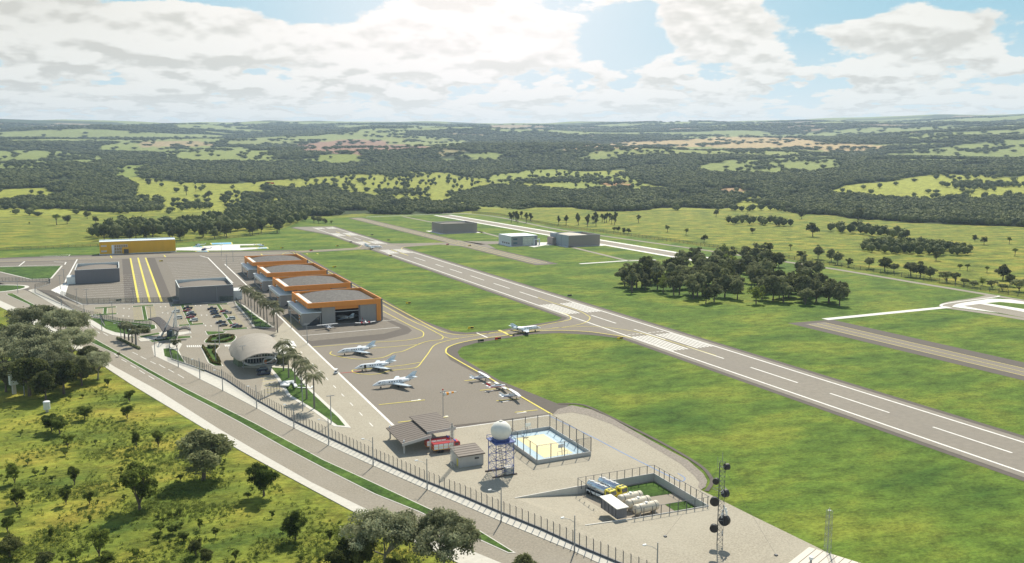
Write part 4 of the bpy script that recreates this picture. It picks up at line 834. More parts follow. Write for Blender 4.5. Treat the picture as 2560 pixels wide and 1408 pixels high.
for i, (p, l) in enumerate((((834/4+560+0.0, 860),'beside the apron line below the first hangar'),((728,822),'beside the office wing of the first hangar'),((583,655),'beside the stand lines left of the farthest hangar'),((567,667),'on the road between the left apron and the hangars'),((554,640),'nearest the far left taxiway'),((193,762),'left end of the car park edge, by the path'),((218,763),'second from the left on the car park edge'),((334,760),'on the car park edge at the foot of the yellow lines'),((454,755),'on the car park edge before the slate hangar front'),((543,755),'on the car park edge at the right of the slate hangar front'),((585,757),'at the corner of the car park by the first palms'),((603,783),'on the palm lawn between the palms and the cars'),((630,812),'at the lower tip of the palm lawn'),((282,798),'in the first row of bays of the car park'),((378,812),'between the second and third rows of bays'),((151,724),'on the white triangle left of the slate hangar'),((161,708),'left of the far slate hangar'),((45,733),'by the roundabout at the left edge'),((540,905),'on the right edge of the hedged island'),((549,862),'on the zebra crossing by the terminal'),((609,921),'on the footway before the terminal'),((828,1060),'on the palm lawn tip, thin'),((757,1028),'among the palms of the terminal lawn'),((61,990),'beside the white box tank in the grove'))):
    o = LP1 if i == 0 else dup(LP1); a = U(*p); o.location = (a[0], a[1], 0.12); o['label'] = 'thin lamp mast %s' % l; o['group'] = 'lamp masts around the apron and car park'
# perimeter fences
def resample(P, step):
    out = [P[0]]; rest = step
    for a, b_ in zip(P, P[1:]):
        L = math.hypot(b_[0]-a[0], b_[1]-a[1]); d = rest
        while d <= L: out.append((a[0]+(b_[0]-a[0])*d/L, a[1]+(b_[1]-a[1])*d/L)); d += step
        rest = d-L
    return out
def fencemat(name, col, dens, al):
    m = bpy.data.materials.new(name); nt, N, L, bs = _nt(m); bs.inputs['Base Color'].default_value = (*col, 1); bs.inputs['Roughness'].default_value = .6
    tr = N('ShaderNodeBsdfTransparent'); mx = N('ShaderNodeMixShader'); mx.inputs[0].default_value = al; L(tr.outputs[0], mx.inputs[1]); L(bs.outputs[0], mx.inputs[2]); L(mx.outputs[0], nt.nodes['Material Output'].inputs[0]); return m
meshm = fencemat('wire_mesh_veil', (0.10,0.13,0.11), 1, 0.10)
meshg = fencemat('green_wire_mesh_veil', (0.07,0.12,0.08), 1, 0.22)
POST = {}
def fence(name, label, pts, step, h, r=.07, crank=0.0, base=.35, mesh=meshm, z=0.0, maxp=100, rail=False):
    t = thing(name, label, 'fence', (pts[0][0], pts[0][1], z)); ox, oy = pts[0]
    Q = resample(pts, step); key = (h, r, crank)
    if key not in POST:
        b = MB(); b.box(-r,r,-r,r,0,h)
        if crank: b.add([(-r,-r,h),(r,-r,h),(r,r,h),(-r,r,h),(-r-crank*.7,-r-crank*.7,h+crank),(r-crank*.7,-r-crank*.7,h+crank),(r-crank*.7,r-crank*.7,h+crank),(-r-crank*.7,r-crank*.7,h+crank)], [(4,5,6,7),(0,1,5,4),(1,2,6,5),(2,3,7,6),(3,0,4,7)])
        o = b.build('post', dsteel, t); POST[key] = o.data; bpy.data.objects.remove(o)
    near_ = sorted(Q, key=lambda p: p[0]**2+p[1]**2)[:maxp]; rest = [p for p in Q if p not in near_]
    for p in near_: o = bpy.data.objects.new('post', POST[key]); COL.objects.link(o); o.parent = t; o.location = (p[0]-ox, p[1]-oy, 0)
    if rest:
        b = MB()
        for p in rest: b.box(p[0]-ox-r, p[0]-ox+r, p[1]-oy-r, p[1]-oy+r, 0, h)
        o = b.build('post', dsteel, t); o['kind'] = 'stuff'
    loc = [(p[0]-ox, p[1]-oy) for p in pts]
    def wall(z0, z1, w, m, nm):
        b = MB()
        for a, c in zip(loc, loc[1:]):
            d = Vector((c[0]-a[0], c[1]-a[1])).normalized()*1.0; n = Vector((-d.y, d.x))*w/2
            b.add([(a[0]+n.x,a[1]+n.y,z0),(a[0]-n.x,a[1]-n.y,z0),(c[0]-n.x,c[1]-n.y,z0),(c[0]+n.x,c[1]+n.y,z0),(a[0]+n.x,a[1]+n.y,z1),(a[0]-n.x,a[1]-n.y,z1),(c[0]-n.x,c[1]-n.y,z1),(c[0]+n.x,c[1]+n.y,z1)], [(4,7,6,5),(0,4,5,1),(1,5,6,2),(2,6,7,3),(3,7,4,0)])
        b.build(nm, m, t)
    if base: wall(0, base, .28, dsteel if base == .5 else lgrey, 'base_wall')
    if mesh: wall(base+.01 if base else .05, h, .04, mesh, 'wire_mesh')
    if rail: wall(h-.08, h, .08, dsteel, 'top_rail')
    return t
fence('perimeter_fence', 'grey fence of cranked posts along the boulevard footway', FENCE_S, 2.05, 3.1, crank=.5, base=.5, z=.19, maxp=100, mesh=fencemat('fine_wire_veil', (.2,.2,.2), 1, .05))
fence('perimeter_fence', 'fence curving round the left end of the car park to the gate lawn', UL((-200,704),(0,705),(122,705),(126,711),(110,716),(88,722),(88,733),(154,762),(212,788),(251,797),(262,816)), 2.4, 3.2, z=.15, mesh=meshm)
fence('lawn_fence', 'fence across the gate lawn behind the small palms', UL((251,798),(300,810),(375,818),(377,826)), 2.4, 3.0, z=.15, mesh=meshg)
fence('court_fence', 'fence between the gate footway and the terminal court', UL((446,838),(440,855),(424,862),(425,880),(430,900),(463,911),(512,928)), 2.4, 3.2, z=.2, mesh=meshg)
fence('apron_fence', 'green mesh fence between the car park and the left aprons', UL((154,740),(205,760),(400,757),(585,754)), 3.2, 3.3, z=.1, mesh=meshg, base=.2)
fence('palm_lawn_fence', 'green mesh fence along the palm lawn beside the car park', UL((590,756),(637,819),(688,822)), 3.0, 3.2, z=.2, mesh=meshg, base=0)
fence('short_fence', 'short fence closing off the terminal court by the palm lawn', UL((646,1003),(675,990),(700,978)), 2.0, 3.2, z=.2)
fence('perimeter_fence', 'far perimeter fence beyond the runways on the right', UL((1180,533),(1250,539),(1385,566),(1720,610),(2040,657),(2300,700),(2470,729),(2700,768)), 7.0, 3.4, r=.11, mesh=meshg, base=0)
fence('perimeter_fence', 'far perimeter fence along the woods on the left', UL((-300,632),(0,628),(250,617),(252,612),(440,608),(560,598),(700,582)), 6.5, 3.2, r=.11, mesh=meshg, base=0)

# sports court
t = thing('sports_court', 'blue and yellow sports court inside a low concrete wall', 'sports court', (104.2, 210.4, Z4)); CW, CD = 17.6, 26.5
MB().box(0.2,CW-.2,.2,CD-.2,0,.05).build('court_floor', mat('court_blue', (0.42,0.58,0.68), .6, var=.06), t)
MB().box(4,13.6,3.5,CD-3.5,.05,.08).build('court_centre', mat('court_cream', (0.78,0.68,0.38), .6, var=.04), t)
b = MB()
for P in ([(1,1),(CW-1,1),(CW-1,CD-1),(1,CD-1),(1,1)], [(1,CD/2),(CW-1,CD/2)], [(4.6,1),(6,5),(11.6,5),(13,1)], [(4.6,CD-1),(6,CD-5),(11.6,CD-5),(13,CD-1)]): b.ribbon(P, .14, .1)
b.ribbon([(CW/2+2*math.cos(i*.3927), CD/2+2*math.sin(i*.3927)) for i in range(17)], .14, .1); b.build('court_line', white, t)
for nm, q in (('wall',(0,CW,-.15,.15)),('wall',(0,CW,CD-.15,CD+.15)),('wall',(-.15,.15,.15,CD-.15)),('wall',(CW-.15,CW+.15,.15,CD-.15))): MB().box(*q, 0, 1.1).build(nm, lgrey, t)
for (y, s) in ((2.2,1),(CD-2.2,-1)):
    h = MB(); h.path([(CW/2,y-s*.9,0),(CW/2,y-s*.6,2.6),(CW/2,y,3.1)], .09, 6); hp = h.build('hoop_post', dsteel, t); MB().box(CW/2-.9,CW/2+.9,y-.05,y+.05,2.8,3.9).build('backboard', wmetal, hp)
    MB().path([(CW/2-1.6,y-s*1.0,0),(CW/2-1.6,y-s*1.0,2.1),(CW/2+1.6,y-s*1.0,2.1),(CW/2+1.6,y-s*1.0,0)], .06, 5).build('goal_frame', wmetal, t)
fence('court_cage', 'tall dark post fence caging the blue sports court', [(104.2,210.4),(121.8,210.4),(121.8,236.9),(104.2,236.9),(104.2,210.4)], 4.4, 4.3, r=.09, base=0, z=Z4+1.1-.0, mesh=fencemat('court_net', (.1,.09,.07), 1, .08), rail=True)

# sunken tank yard
t = thing('tank_yard', 'sunken fuel yard with concrete retaining walls and an entry ramp', 'tank yard', (118.0, 178.0, 0)); o_ = lambda p, z: (p[0]-118.0, p[1]-178.0, z)
MB().add([o_(PIT_NW,PITZ),o_(PIT_SW,PITZ),o_(PIT_SE,PITZ),o_(PIT_NE,PITZ)], [(0,1,2,3)]).build('floor', mat('yard_floor', (0.30,0.265,0.215), .9, var=.06), t)
MB().add([o_(RAMP_A,Z3),o_(RAMP_B,Z3),o_(PIT_SW,PITZ),o_(PIT_NW,PITZ)], [(0,1,2,3)]).build('ramp', conc, t)
b = MB()
for p, q, za in ((PIT_NW,PIT_NE,PITZ),(PIT_NE,PIT_SE,PITZ),(PIT_SE,PIT_SW,PITZ)): 
    d = Vector((q[0]-p[0], q[1]-p[1])).normalized(); n = Vector((d.y, -d.x))*.25
    b.add([o_(p,za-.1),o_(q,za-.1),o_((q[0]-n.x,q[1]-n.y),za-.1),o_((p[0]-n.x,p[1]-n.y),za-.1),o_(p,Z3+.2),o_(q,Z3+.2),o_((q[0]-n.x,q[1]-n.y),Z3+.2),o_((p[0]-n.x,p[1]-n.y),Z3+.2)], [(0,3,2,1),(4,5,6,7),(0,1,5,4),(1,2,6,5),(2,3,7,6),(3,0,4,7)])
b.build('retaining_wall', lgrey, t)
b = MB()
for A_, B_, s in ((RAMP_A,PIT_NW,1),(RAMP_B,PIT_SW,-1)):
    w = .35*s; b.add([o_(A_,Z3-.1),o_(B_,PITZ-.1),o_((B_[0],B_[1]+w),PITZ-.1),o_((A_[0],A_[1]+w),Z3-.1),o_(A_,Z3+.12),o_(B_,Z3+.22),o_((B_[0],B_[1]+w),Z3+.22),o_((A_[0],A_[1]+w),Z3+.12)], [(0,3,2,1),(4,5,6,7),(0,1,5,4),(1,2,6,5),(2,3,7,6),(3,0,4,7)])
b.build('ramp_wall', kerbm, t)
MB().sheet([(x-118,y-178) for x, y in ((114.5,189.3),(129.5,189.1),(129.4,180.0),(116.0,181.2))], PITZ+.06).sheet([(x-118,y-178) for x, y in ((123.2,174.6),(129.4,174.4),(129.3,166.2),(123.2,166.4))], PITZ+.06).build('grass_bed', lawn, t)
fence('yard_fence', 'dark rail fence round the sunken fuel yard', [(106.2,181.0),(106.2,190.4),(130.2,190.2),(130.0,165.4),(108.2,166.8)], 2.4, 2.3, r=.07, base=0, z=Z3+.2, mesh=None, rail=True)
t = thing('pump_shelter', 'dark ribbed steel shelter with a white roof at the yard ramp', 'shelter', (104.9, 168.2, Z3)); MB().box(0,2.7,0,7.8,0,2.6).build('wall', slate, t); slabroof(MB(), -.3, 3.1, -.3, 8.0, 2.75, 2.95, .15).build('roof', white, t)
b = MB()
for i in range(5): b.box(-.1,0,.6+i*1.7,.72+i*1.7,0,2.6)
b.build('rib', dsteel, t)
creamt = mat('cream_tank', (0.68,0.62,0.50), .45, var=.06)
tk = thing('fuel_tank', 'cream horizontal fuel tank, farthest of the three', 'fuel tank', (115.4, 178.9, PITZ), R(3), 'horizontal fuel tanks in the yard')
def captube(b, x0, x1, r, z, n=18, e=.55):
    rings = []
    for k in range(5): a_ = k/4*math.pi/2; rr_ = max(r*math.sin(a_), .01); rings.append([(x0+e*(1-math.sin(a_ )) - 0 + (-e*0) - e*math.cos(a_)*0, rr_*math.cos(2*math.pi*j/n), z+rr_*math.sin(2*math.pi*j/n)) for j in range(n)]) if False else rings.append([(x0-e*math.cos(a_)+e, rr_*math.cos(2*math.pi*j/n), z+rr_*math.sin(2*math.pi*j/n)) for j in range(n)])
    for k in range(5): a_ = (4-k)/4*math.pi/2; rr_ = max(r*math.sin(a_), .01); rings.append([(x1-e+e*math.cos(a_), rr_*math.cos(2*math.pi*j/n), z+rr_*math.sin(2*math.pi*j/n)) for j in range(n)])
    return b.loft(rings)
captube(MB(), -3.7, 3.7, 1.2, 1.75).build('tank_body', creamt, tk, smooth=True)
for x in (-2.3, 2.3): MB().box(x-.15,x+.15,-.9,.9,0,.8).build('saddle', lgrey, tk); MB().tube((x-.08,0,1.75),(x+.08,0,1.75),1.225,1.225,20).build('strap', dsteel, tk)
MB().tube((0,0,2.9),(0,0,3.15),.4,.4,10).tube((.9,0,2.8),(.9,0,3.2),.12,.12,6).tube((-.9,0,2.8),(-.9,0,3.2),.12,.12,6).build('hatch', wmetal, tk)
dup(tk, (115.5, 175.4, PITZ), label='cream horizontal fuel tank, in the middle of the three'); dup(tk, (115.6, 171.9, PITZ), label='cream horizontal fuel tank, nearest the front fence')
# sculpture in the terminal lawn
a = U(705, 962); t = thing('lawn_sculpture', 'white folded plate sculpture on the palm lawn before the terminal', 'sculpture', (a[0], a[1], .25)); O3 = a
def g3(x, y, z): p = U(x, y, z); return (p[0]-O3[0], p[1]-O3[1], z)
for q in (((700,964),(722,965),(728,955),(708,956)), ((706,954),(733,952),(735,957),(720,958)), ((728,952),(734,952),(744,966),(736,968))):
    P = [g3(x, y, .5+.8*(i % 2)) for i, (x, y) in enumerate(q)]; MB().loft([[(p[0],p[1],p[2]-.4) for p in P], P]).build('plate', wmetal, t)
MB().ribbon([g3(744,972,0)[:2], g3(779,973,0)[:2], g3(781,968,0)[:2]], .8, .3).build('bench_slab', wmetal, t)

# ------------------------------------------------------------------ aircraft (nose towards local -X)
jetw = mat('jet_white', (0.86, 0.88, 0.90), 0.25, var=0.02, coat=0.4); jblue = mat('jet_pale_blue', (0.62, 0.72, 0.80), 0.3, var=0.03, coat=0.4)
tyre = mat('tyre_rubber', (0.025, 0.025, 0.027), 0.85); engm = mat('engine_dark', (0.03, 0.03, 0.035), 0.5)
def ringx(x, cz, ry, rz, n=16, flat=1.0): return [(x, ry*math.cos(2*math.pi*i/n), cz + rz*math.sin(2*math.pi*i/n)*(flat if math.sin(2*math.pi*i/n) < 0 else 1)) for i in range(n)]
def foil(b, root, tip, cr, ct, th, vertical=False):
    """root/tip leading-edge points, chords cr/ct along +x"""
    def sec(p, c):
        P = [(0,0),(.08*c,.5*th*c),(.35*c,.6*th*c),(c,0.0),(.35*c,-.5*th*c),(.08*c,-.45*th*c)]
        return [(p[0]+q[0], p[1]+(q[1] if vertical else 0), p[2]+(0 if vertical else q[1])) for q in P]
    return b.loft([sec(root, cr), sec(tip, ct)])
def make_jet(stairs=False):
    t = thing('private_jet', 'x', 'jet', (0, 0, 0))
    b = MB(); S = [(-8.4,1.25,.05,.05),(-8.0,1.3,.28,.26),(-7.2,1.45,.6,.55),(-6.3,1.65,.84,.8),(-5.4,1.85,.98,1.02),(-4.2,1.9,1.05,1.08),(-1,1.9,1.06,1.08),(2.4,1.92,1.05,1.07),(4.2,2.02,.92,.95),(6.0,2.25,.66,.68),(7.6,2.5,.36,.4),(8.6,2.68,.12,.14)]
    b.loft([ringx(*s) for s in S]); f = b.build('fuselage', jetw, t, smooth=True)
    b = MB()
    for s in (-1, 1):
        b.extr([(-6.3,1.98),(-5.6,2.05),(-5.15,2.45),(-5.35,2.55),(-5.75,2.35)], 'y', s*.80, s*.97)
    b.box(-6.2,-5.7,-.45,.45,2.2,2.5); b.build('cockpit_window', glass, f)
    for s in (-1, 1):
        for k in range(5): MB().box(-2.1+k*1.0,-1.65+k*1.0,s*1.02-.03,s*1.02+.03,2.0,2.42).build('cabin_window', glass, f)
    b = MB(); yy = -1.045
    for q in ((-4.5,-4.42,1.25,2.7),(-3.72,-3.64,1.25,2.7),(-4.5,-3.64,2.64,2.72),(-4.5,-3.64,1.22,1.3)): b.box(q[0],q[1],yy-.03,yy,q[2],q[3])
    b.build('door_outline', dsteel, f)
    for s in (-1, 1):
        w = foil(MB(), (-1.0,s*.7,1.35), (3.2,s*8.1,1.75), 4.3, 1.5, .10).build('wing', jblue, t)
        foil(MB(), (2.7,s*3.6,1.62), (3.6,s*6.8,1.78), .9, .7, .08).build('flap', jetw, w)
        foil(MB(), (6.3,0,3.55), (7.7,s*3.3,3.6), 2.0, 1.0, .09).build('tailplane', jblue, t)
        e = MB().loft([ringx(2.6,2.35,.42,.42,14),ringx(3.0,2.38,.55,.55,14),(ringx(4.8,2.42,.56,.56,14)),ringx(5.8,2.45,.40,.40,14)])
        e.v = [(p[0], p[1]+s*1.45, p[2]) for p in e.v]; en = e.build('engine', jetw, t, smooth=True)
        e = MB(); e.tube((5.75,s*1.45,2.45),(6.15,s*1.45,2.46),.40,.33,12).tube((2.55,s*1.45,2.35),(2.62,s*1.45,2.35),.36,.36,12).build('exhaust', engm, en)
        MB().box(3.2,5.0,min(s*.8,s*1.2),max(s*.8,s*1.2),2.3,2.5).build('pylon', jetw, en)
    foil(MB(), (4.2,0,2.8), (7.9,0,5.25), 4.2, 1.6, .07, True).build('tail_fin', jblue, t)
    def gear(x, y, top, r=.33):
        g = MB().tube((x,y,r),(x,y,top),.07,.07,6).build('landing_gear', steel, t)
        for d in (-.14,.14): MB().tube((x,y+d-.09,r),(x,y+d+.09,r),r,r,12).build('wheel', tyre, g)
    gear(-5.0,0,1.3,.28); gear(1.4,-1.85,1.5); gear(1.4,1.85,1.5)
    if stairs:
        MB().box(-4.45,-3.7,-1.07,-1.05,1.25,2.7).build('open_door', engm, t)
        b = MB()
        for k in range(6): b.box(-4.4,-3.75,-1.2-k*.3,-1.0-k*.3,1.1-k*.2,1.16-k*.2)
        b.tube((-4.4,-1.0,1.2),(-4.4,-2.8,.1),.05).tube((-3.75,-1.0,1.2),(-3.75,-2.8,.1),.05).build('air_stair', mat('stair_brown', (.10,.05,.04), .7), t)
    return t
GJ = 'white business jets'
j1 = make_jet(); j1.location = (92.4, 369.6, Z4); j1['label'] = 'white jet nearest the hangars, behind the other two on the apron'; j1['group'] = GJ
j2 = make_jet(True); j2.location = (92.0, 337.6, Z4); j2['label'] = 'white jet with its door open and steps down, red line at its nose'; j2['group'] = GJ
dup(j1, (91.5, 308.6, Z4), label='white jet nearest the windsock on the apron', group=GJ)
dup(j1, (183.0, 382.0, Z4), math.pi+R(4), label='white jet rolling on the curved taxiway towards the runway', group=GJ)
dup(j1, (224.0, 812.0, Z4), math.pi-R(12), label='white jet far off where the taxiway crosses the runway', group=GJ)
dup(j1, (107.5, 452.8, Z4), R(-62), label='white jet parked inside the open hangar', group=GJ, scale=.86)
# light aircraft (nose towards local +X)
def make_light(kind, trim):
    t = thing('light_aircraft', 'x', 'light aircraft', (0, 0, 0)); hi = kind == 'high'
    b = MB(); S = [(3.6,1.25,.12,.12),(3.3,1.25,.42,.38),(2.2,1.3,.52,.5),(1.4,1.45,.58,.68),(0,1.5,.56,.68),(-1.2,1.45,.42,.5),(-3.4,1.5,.2,.24),(-4.6,1.55,.07,.1)]
    b.loft([ringx(*s, n=12) for s in S]); f = b.build('fuselage', jetw, t, smooth=True)
    MB().box(-3.2,3.0,-.60,.60,1.15,1.33).build('side_stripe', trim, f)
    MB().loft([ringx(1.75,1.85,.44,.12,10),ringx(1.2,2.0,.5,.22,10),ringx(-.3,2.0,.46,.2,10),ringx(-.9,1.8,.3,.1,10)]).build('canopy', glass, f)
    zw = 2.2 if hi else 1.0
    for s in (-1, 1): foil(MB(), (1.3,s*(0 if hi else .4),zw), (1.1,s*5.5,zw+(.1 if hi else .45)), 1.6, 1.15, .12).build('wing', jetw, t); foil(MB(), (-3.7,s*.05,1.6), (-3.9,s*1.8,1.62), 1.0, .7, .1).build('tailplane', jetw, t)
    if hi:
        b = MB()
        for s in (-1, 1): b.tube((.7,s*.5,1.0),(.7,s*2.6,2.2),.05)
        b.build('wing_strut', jetw, t)
    foil(MB(), (-3.2,0,1.6), (-4.6,0,3.0), 1.5, .8, .08, True).build('tail_fin', trim if not hi else jetw, t)
    if kind == 'twin':
        for s in (-1, 1):
            e = MB().loft([ringx(2.6,1.2,.15,.15,10),ringx(2.4,1.2,.38,.36,10),ringx(1.2,1.2,.4,.38,10),ringx(0,1.15,.15,.15,10)]); e.v = [(p[0],p[1]+s*2.0,p[2]) for p in e.v]; e = e.build('engine', trim, t); MB().box(2.6,2.65,s*2.0-.9,s*2.0+.9,1.15,1.25).build('propeller', engm, e)
    else: MB().box(3.6,3.66,-.95,.95,1.18,1.32).build('propeller', engm, t)
    for x, y in ((2.4,0),(.4,-1.2),(.4,1.2)): g = MB().tube((x,y,.2),(x,y*.5,1.0),.05).build('landing_gear', steel, t); MB().tube((x,y-.08,.2),(x,y+.08,.2),.2,.2,10).build('wheel', tyre, g)
    return t
nb = mat('navy_trim', (0.03, 0.05, 0.22), .35); rd = mat('red_trim', (0.62, 0.03, 0.04), .35)
GL = 'light aircraft parked on the apron'
l1 = make_light('high', nb); l1.location = (*U(1200,953), Z4); l1['label'] = 'high-winged light plane with navy belly, farthest of the three by the yellow edge line'; l1['group'] = GL
l2 = make_light('low', rd); l2.location = (*U(1242,975), Z4); l2['label'] = 'red and white low-winged light plane between two navy trimmed ones'; l2['group'] = GL
dup(l1, (*U(1276,999), Z4), R(-4), label='high-winged light plane with navy belly, nearest the sports court', group=GL)
dup(l1, (*U(821,824), Z4), R(95), label='white high-winged light plane before the open hangar door', group=GL)
l3 = make_light('twin', rd); l3.location = (*U(911,811), Z4); l3.rotation_euler.z = R(-88); l3['label'] = 'twin-engined plane with red nacelles at the right of the open hangar'; l3['group'] = GL
# helicopters
def make_heli(bm_):
    t = thing('helicopter', 'x', 'helicopter', (0, 0, 0)); b = MB(); S = [(-3.4,1.3,.1,.1),(-3.0,1.35,.6,.55),(-2.0,1.5,.95,.9),(-.5,1.65,1.0,1.05),(1.0,1.8,.8,.85),(2.0,2.0,.35,.35),(6.2,2.3,.14,.14)]
    b.loft([ringx(*s, n=12) for s in S]).build('fuselage', bm_, t, smooth=True); MB().loft([ringx(-3.15,1.5,.45,.4,10),ringx(-2.4,1.8,.86,.72,10),ringx(-1.5,1.95,.9,.74,10)]).build('windscreen', glass, t)
    MB().tube((-.3,0,2.6),(-.3,0,3.2),.15).build('rotor_mast', steel, t); b = MB(); b.box(-5.6,5.0,-.14,.14,3.2,3.26); b.box(-.44,-.16,-5.3,5.3,3.2,3.26); b.build('rotor_blade', dsteel, t)
    foil(MB(), (5.4,0,2.2), (6.2,0,3.4), 1.0, .6, .1, True).build('tail_fin', bm_, t)
    b = MB()
    for s in (-1, 1): b.path([(-2.2,s*1.1,.1),(1.8,s*1.1,.1)], .07); b.tube((-1.3,s*1.1,.1),(-1.3,s*.6,.9),.05); b.tube((.8,s*1.1,.1),(.8,s*.6,.9),.05)
    b.build('skid', steel, t); return t
h1 = make_heli(jblue); h1.location = (*U(497,617), Z4); h1['label'] = 'pale blue helicopter on the left rear pad by the yellow building'
h2 = make_heli(nb); h2.location = (*U(512,628), Z4); h2['label'] = 'dark blue helicopter on the front pad by the taxiway'; h2.rotation_euler.z = .3
dup(h1, (*U(652,618), Z4), 2.9, label='pale blue helicopter on the pad nearest the hangars')
h4 = make_heli(rd); a = U(680, 461, 60); h4.location = (U(680,461,42)[0]*.8, U(680,461,42)[1]*.8, 86-(86-42)*.8); h4['label'] = 'small helicopter flying low over the far left pasture'; h4.rotation_euler.z = 2.9
# helipads
pad = mat('pad_blue', (0.16,0.42,0.62), .7, var=.1); 
struct('helipad_slab', MB().sheet(UL((440,620),(520,615),(560,612),(600,611),(655,610),(655,613),(600,614),(600,620),(668,618),(672,621),(600,626),(500,627),(440,626)), Z3), mat('white_concrete', (0.70,0.69,0.65), 0.85))
b = MB(); y_ = MB(); w_ = MB()
for q in (((525,608),(580,606),(582,611),(528,612)), ((478,617),(508,616),(510,619),(480,619)), ((487,629),(520,627),(523,630),(490,630)), ((640,620),(668,619),(672,622),(642,622)), ((638,611),(655,610),(656,612),(640,612))):
    P = UL(*q); y_.sheet(P, Z3+.02); b.sheet(inset(P, 1.0), Z3+.05); c = (sum(p[0] for p in P)/4, sum(p[1] for p in P)/4)
    w_.sheet([(c[0]-1.4,c[1]-2),(c[0]-.8,c[1]-2),(c[0]-.8,c[1]+2),(c[0]-1.4,c[1]+2)], Z3+.08).sheet([(c[0]+.8,c[1]-2),(c[0]+1.4,c[1]-2),(c[0]+1.4,c[1]+2),(c[0]+.8,c[1]+2)], Z3+.08).sheet([(c[0]-.8,c[1]-.3),(c[0]+.8,c[1]-.3),(c[0]+.8,c[1]+.3),(c[0]-.8,c[1]+.3)], Z3+.08)
struct('helipad_edge', y_, yellow); struct('helipad_marking', b, pad); struct('helipad_letter', w_, white)

# ------------------------------------------------------------------ vehicles (front towards local -X)
def make_car(kind, body, label, w=.9):
    t = thing({'pickup': 'pickup_truck', 'suv': 'parked_car', 'sedan': 'parked_car'}[kind], label, {'pickup': 'pickup', 'suv': 'car', 'sedan': 'car'}[kind], (0, 0, 0)); L = {'pickup': 2.65, 'suv': 2.3, 'sedan': 2.3}[kind]
    hb = {'pickup': 1.05, 'suv': 1.05, 'sedan': .88}[kind]
    P = [(-L,.4),(-L+.05,.75),(-L+.9,hb),(L-.1,hb+.02),(L,.5),(L-.1,.32),(-L+.1,.32)]
    def prof(Q, w0, w1, z0, z1):
        r = []
        for y, s in ((-1,1),(1,1)): r.append([(x, y*(w0+(w1-w0)*max(0,min(1,(z-z0)/(z1-z0)))), z) for x, z in Q])
        return r
    MB().loft(prof(P, w, w*.95, .3, hb)).build('body', body, t)
    C = {'pickup': [(-1.25,hb),(-.6,1.72),(.55,1.74),(.75,hb)], 'suv': [(-1.2,hb),(-.55,1.68),(1.7,1.68),(2.15,hb)], 'sedan': [(-1.15,hb),(-.35,1.40),(.85,1.40),(1.75,hb)]}[kind]
    MB().loft(prof(C, w*.93, w*.72, hb, 1.7)).build('window', glass, t)
    R_ = [(C[1][0]-.02,C[1][1]-.04),(C[1][0]+.05,C[1][1]+.05),(C[2][0]-.05,C[2][1]+.05),(C[2][0]+.02,C[2][1]-.04)]; MB().extr(R_, 'y', -w*.74, w*.74).build('roof', body, t)
    if kind == 'pickup': MB().box(.85,2.5,-.72,.72,hb+.01,hb+.05).build('load_bed', engm, t)
    for x in (-L+.85, L-.85):
        for y in (-1, 1): MB().tube((x,y*(w-.18),.34),(x,y*(w+.03),.34),.34,.34,10).build('wheel', tyre, t)
    for y in (-.6, .6): MB().box(-L-.02,-L+.12,y-.18,y+.18,.62,.76).build('headlight', wmetal, t)
    return t
paint = {n: mat('car_paint_'+n, c, .3, .2, var=.02, coat=.6) for n, c in {'white': (.72,.74,.76), 'red': (.42,.02,.05), 'navy': (.03,.045,.09), 'grey': (.10,.11,.125), 'silver': (.42,.43,.44), 'blue': (.05,.09,.19)}.items()}
cars = [('pickup','navy',470,773,'dark pickup at the head of the second double row'),('sedan','red',468,779.5,'red car behind the dark pickup at the head of the second row'),('suv','white',476,786,'white car below the upper red one in the second row'),('pickup','navy',479,790,'dark pickup between the white and the red car in the second row'),('sedan','red',476,796,'lower red car in the second row'),('suv','white',485,804,'white car at the near end of the second row'),
 ('suv','white',440,782,'white car just right of the mast top'),('suv','white',446,798,'white car just right of the mast, nearer the gate'),('pickup','navy',530,775,'dark pickup at the head of the third row'),('sedan','blue',535,781,'blue-grey car second in the third row'),('sedan','navy',537,787,'dark car third in the third row'),('sedan','grey',543,794,'grey car fourth in the third row, below three others'),('pickup','navy',552,809,'dark pickup near the gate end of the third row'),('sedan','grey',558,816,'grey car at the gate end of the third row'),
 ('sedan','red',560,781,'red car half hidden by a pickup near the palm shadows'),('pickup','silver',568,785,'silver-brown pickup in front of the red car by the palm shadows'),('suv','white',578,800,'white car alone in the rightmost row'),('sedan','red',586,816,'red car behind a dark pickup at the near end of the rightmost row'),('pickup','navy',593,819,'dark pickup at the near end of the rightmost row'),
 ('suv','navy',655,929,'dark car parked behind a pickup before the terminal'),('pickup','navy',659,938,'big dark pickup parked before the terminal'),('pickup','silver',399,850,'silver pickup driving in under the gate canopy')]
for k, c, x, y, l in cars:
    t = make_car(k, paint[c], l); p = U(x, y); t.location = (p[0], p[1], Z4+.01); t.rotation_euler.z = rnd.uniform(-.04, .04); t['group'] = 'cars in the airport car park' if x < 600 and x != 399 else 'cars by the terminal and gate'
    if x > 600: t.rotation_euler.z = R(-4)
a = U(840, 935); t = thing('golf_cart', 'small white golf cart beside the red line on the apron edge', 'golf cart', (a[0], a[1], Z4), R(60))
MB().box(-1.2,1.2,-.6,.6,.35,.8).build('body', wmetal, t); MB().box(-.8,1.0,-.6,.6,1.8,1.9).build('roof', wmetal, t); b = MB()
for x in (-.7,.9):
    for y in (-.55,.55): b.tube((x,y,.8),(x,y,1.8),.04)
b.build('roof_post', steel, t); MB().box(-.1,.5,-.5,.5,.8,1.2).build('seat', engm, t)
for x in (-.8,.8):
    for y in (-.6,.6): MB().tube((x,y-.08,.25),(x,y+.08,.25),.25,.25,8).build('wheel', tyre, t)
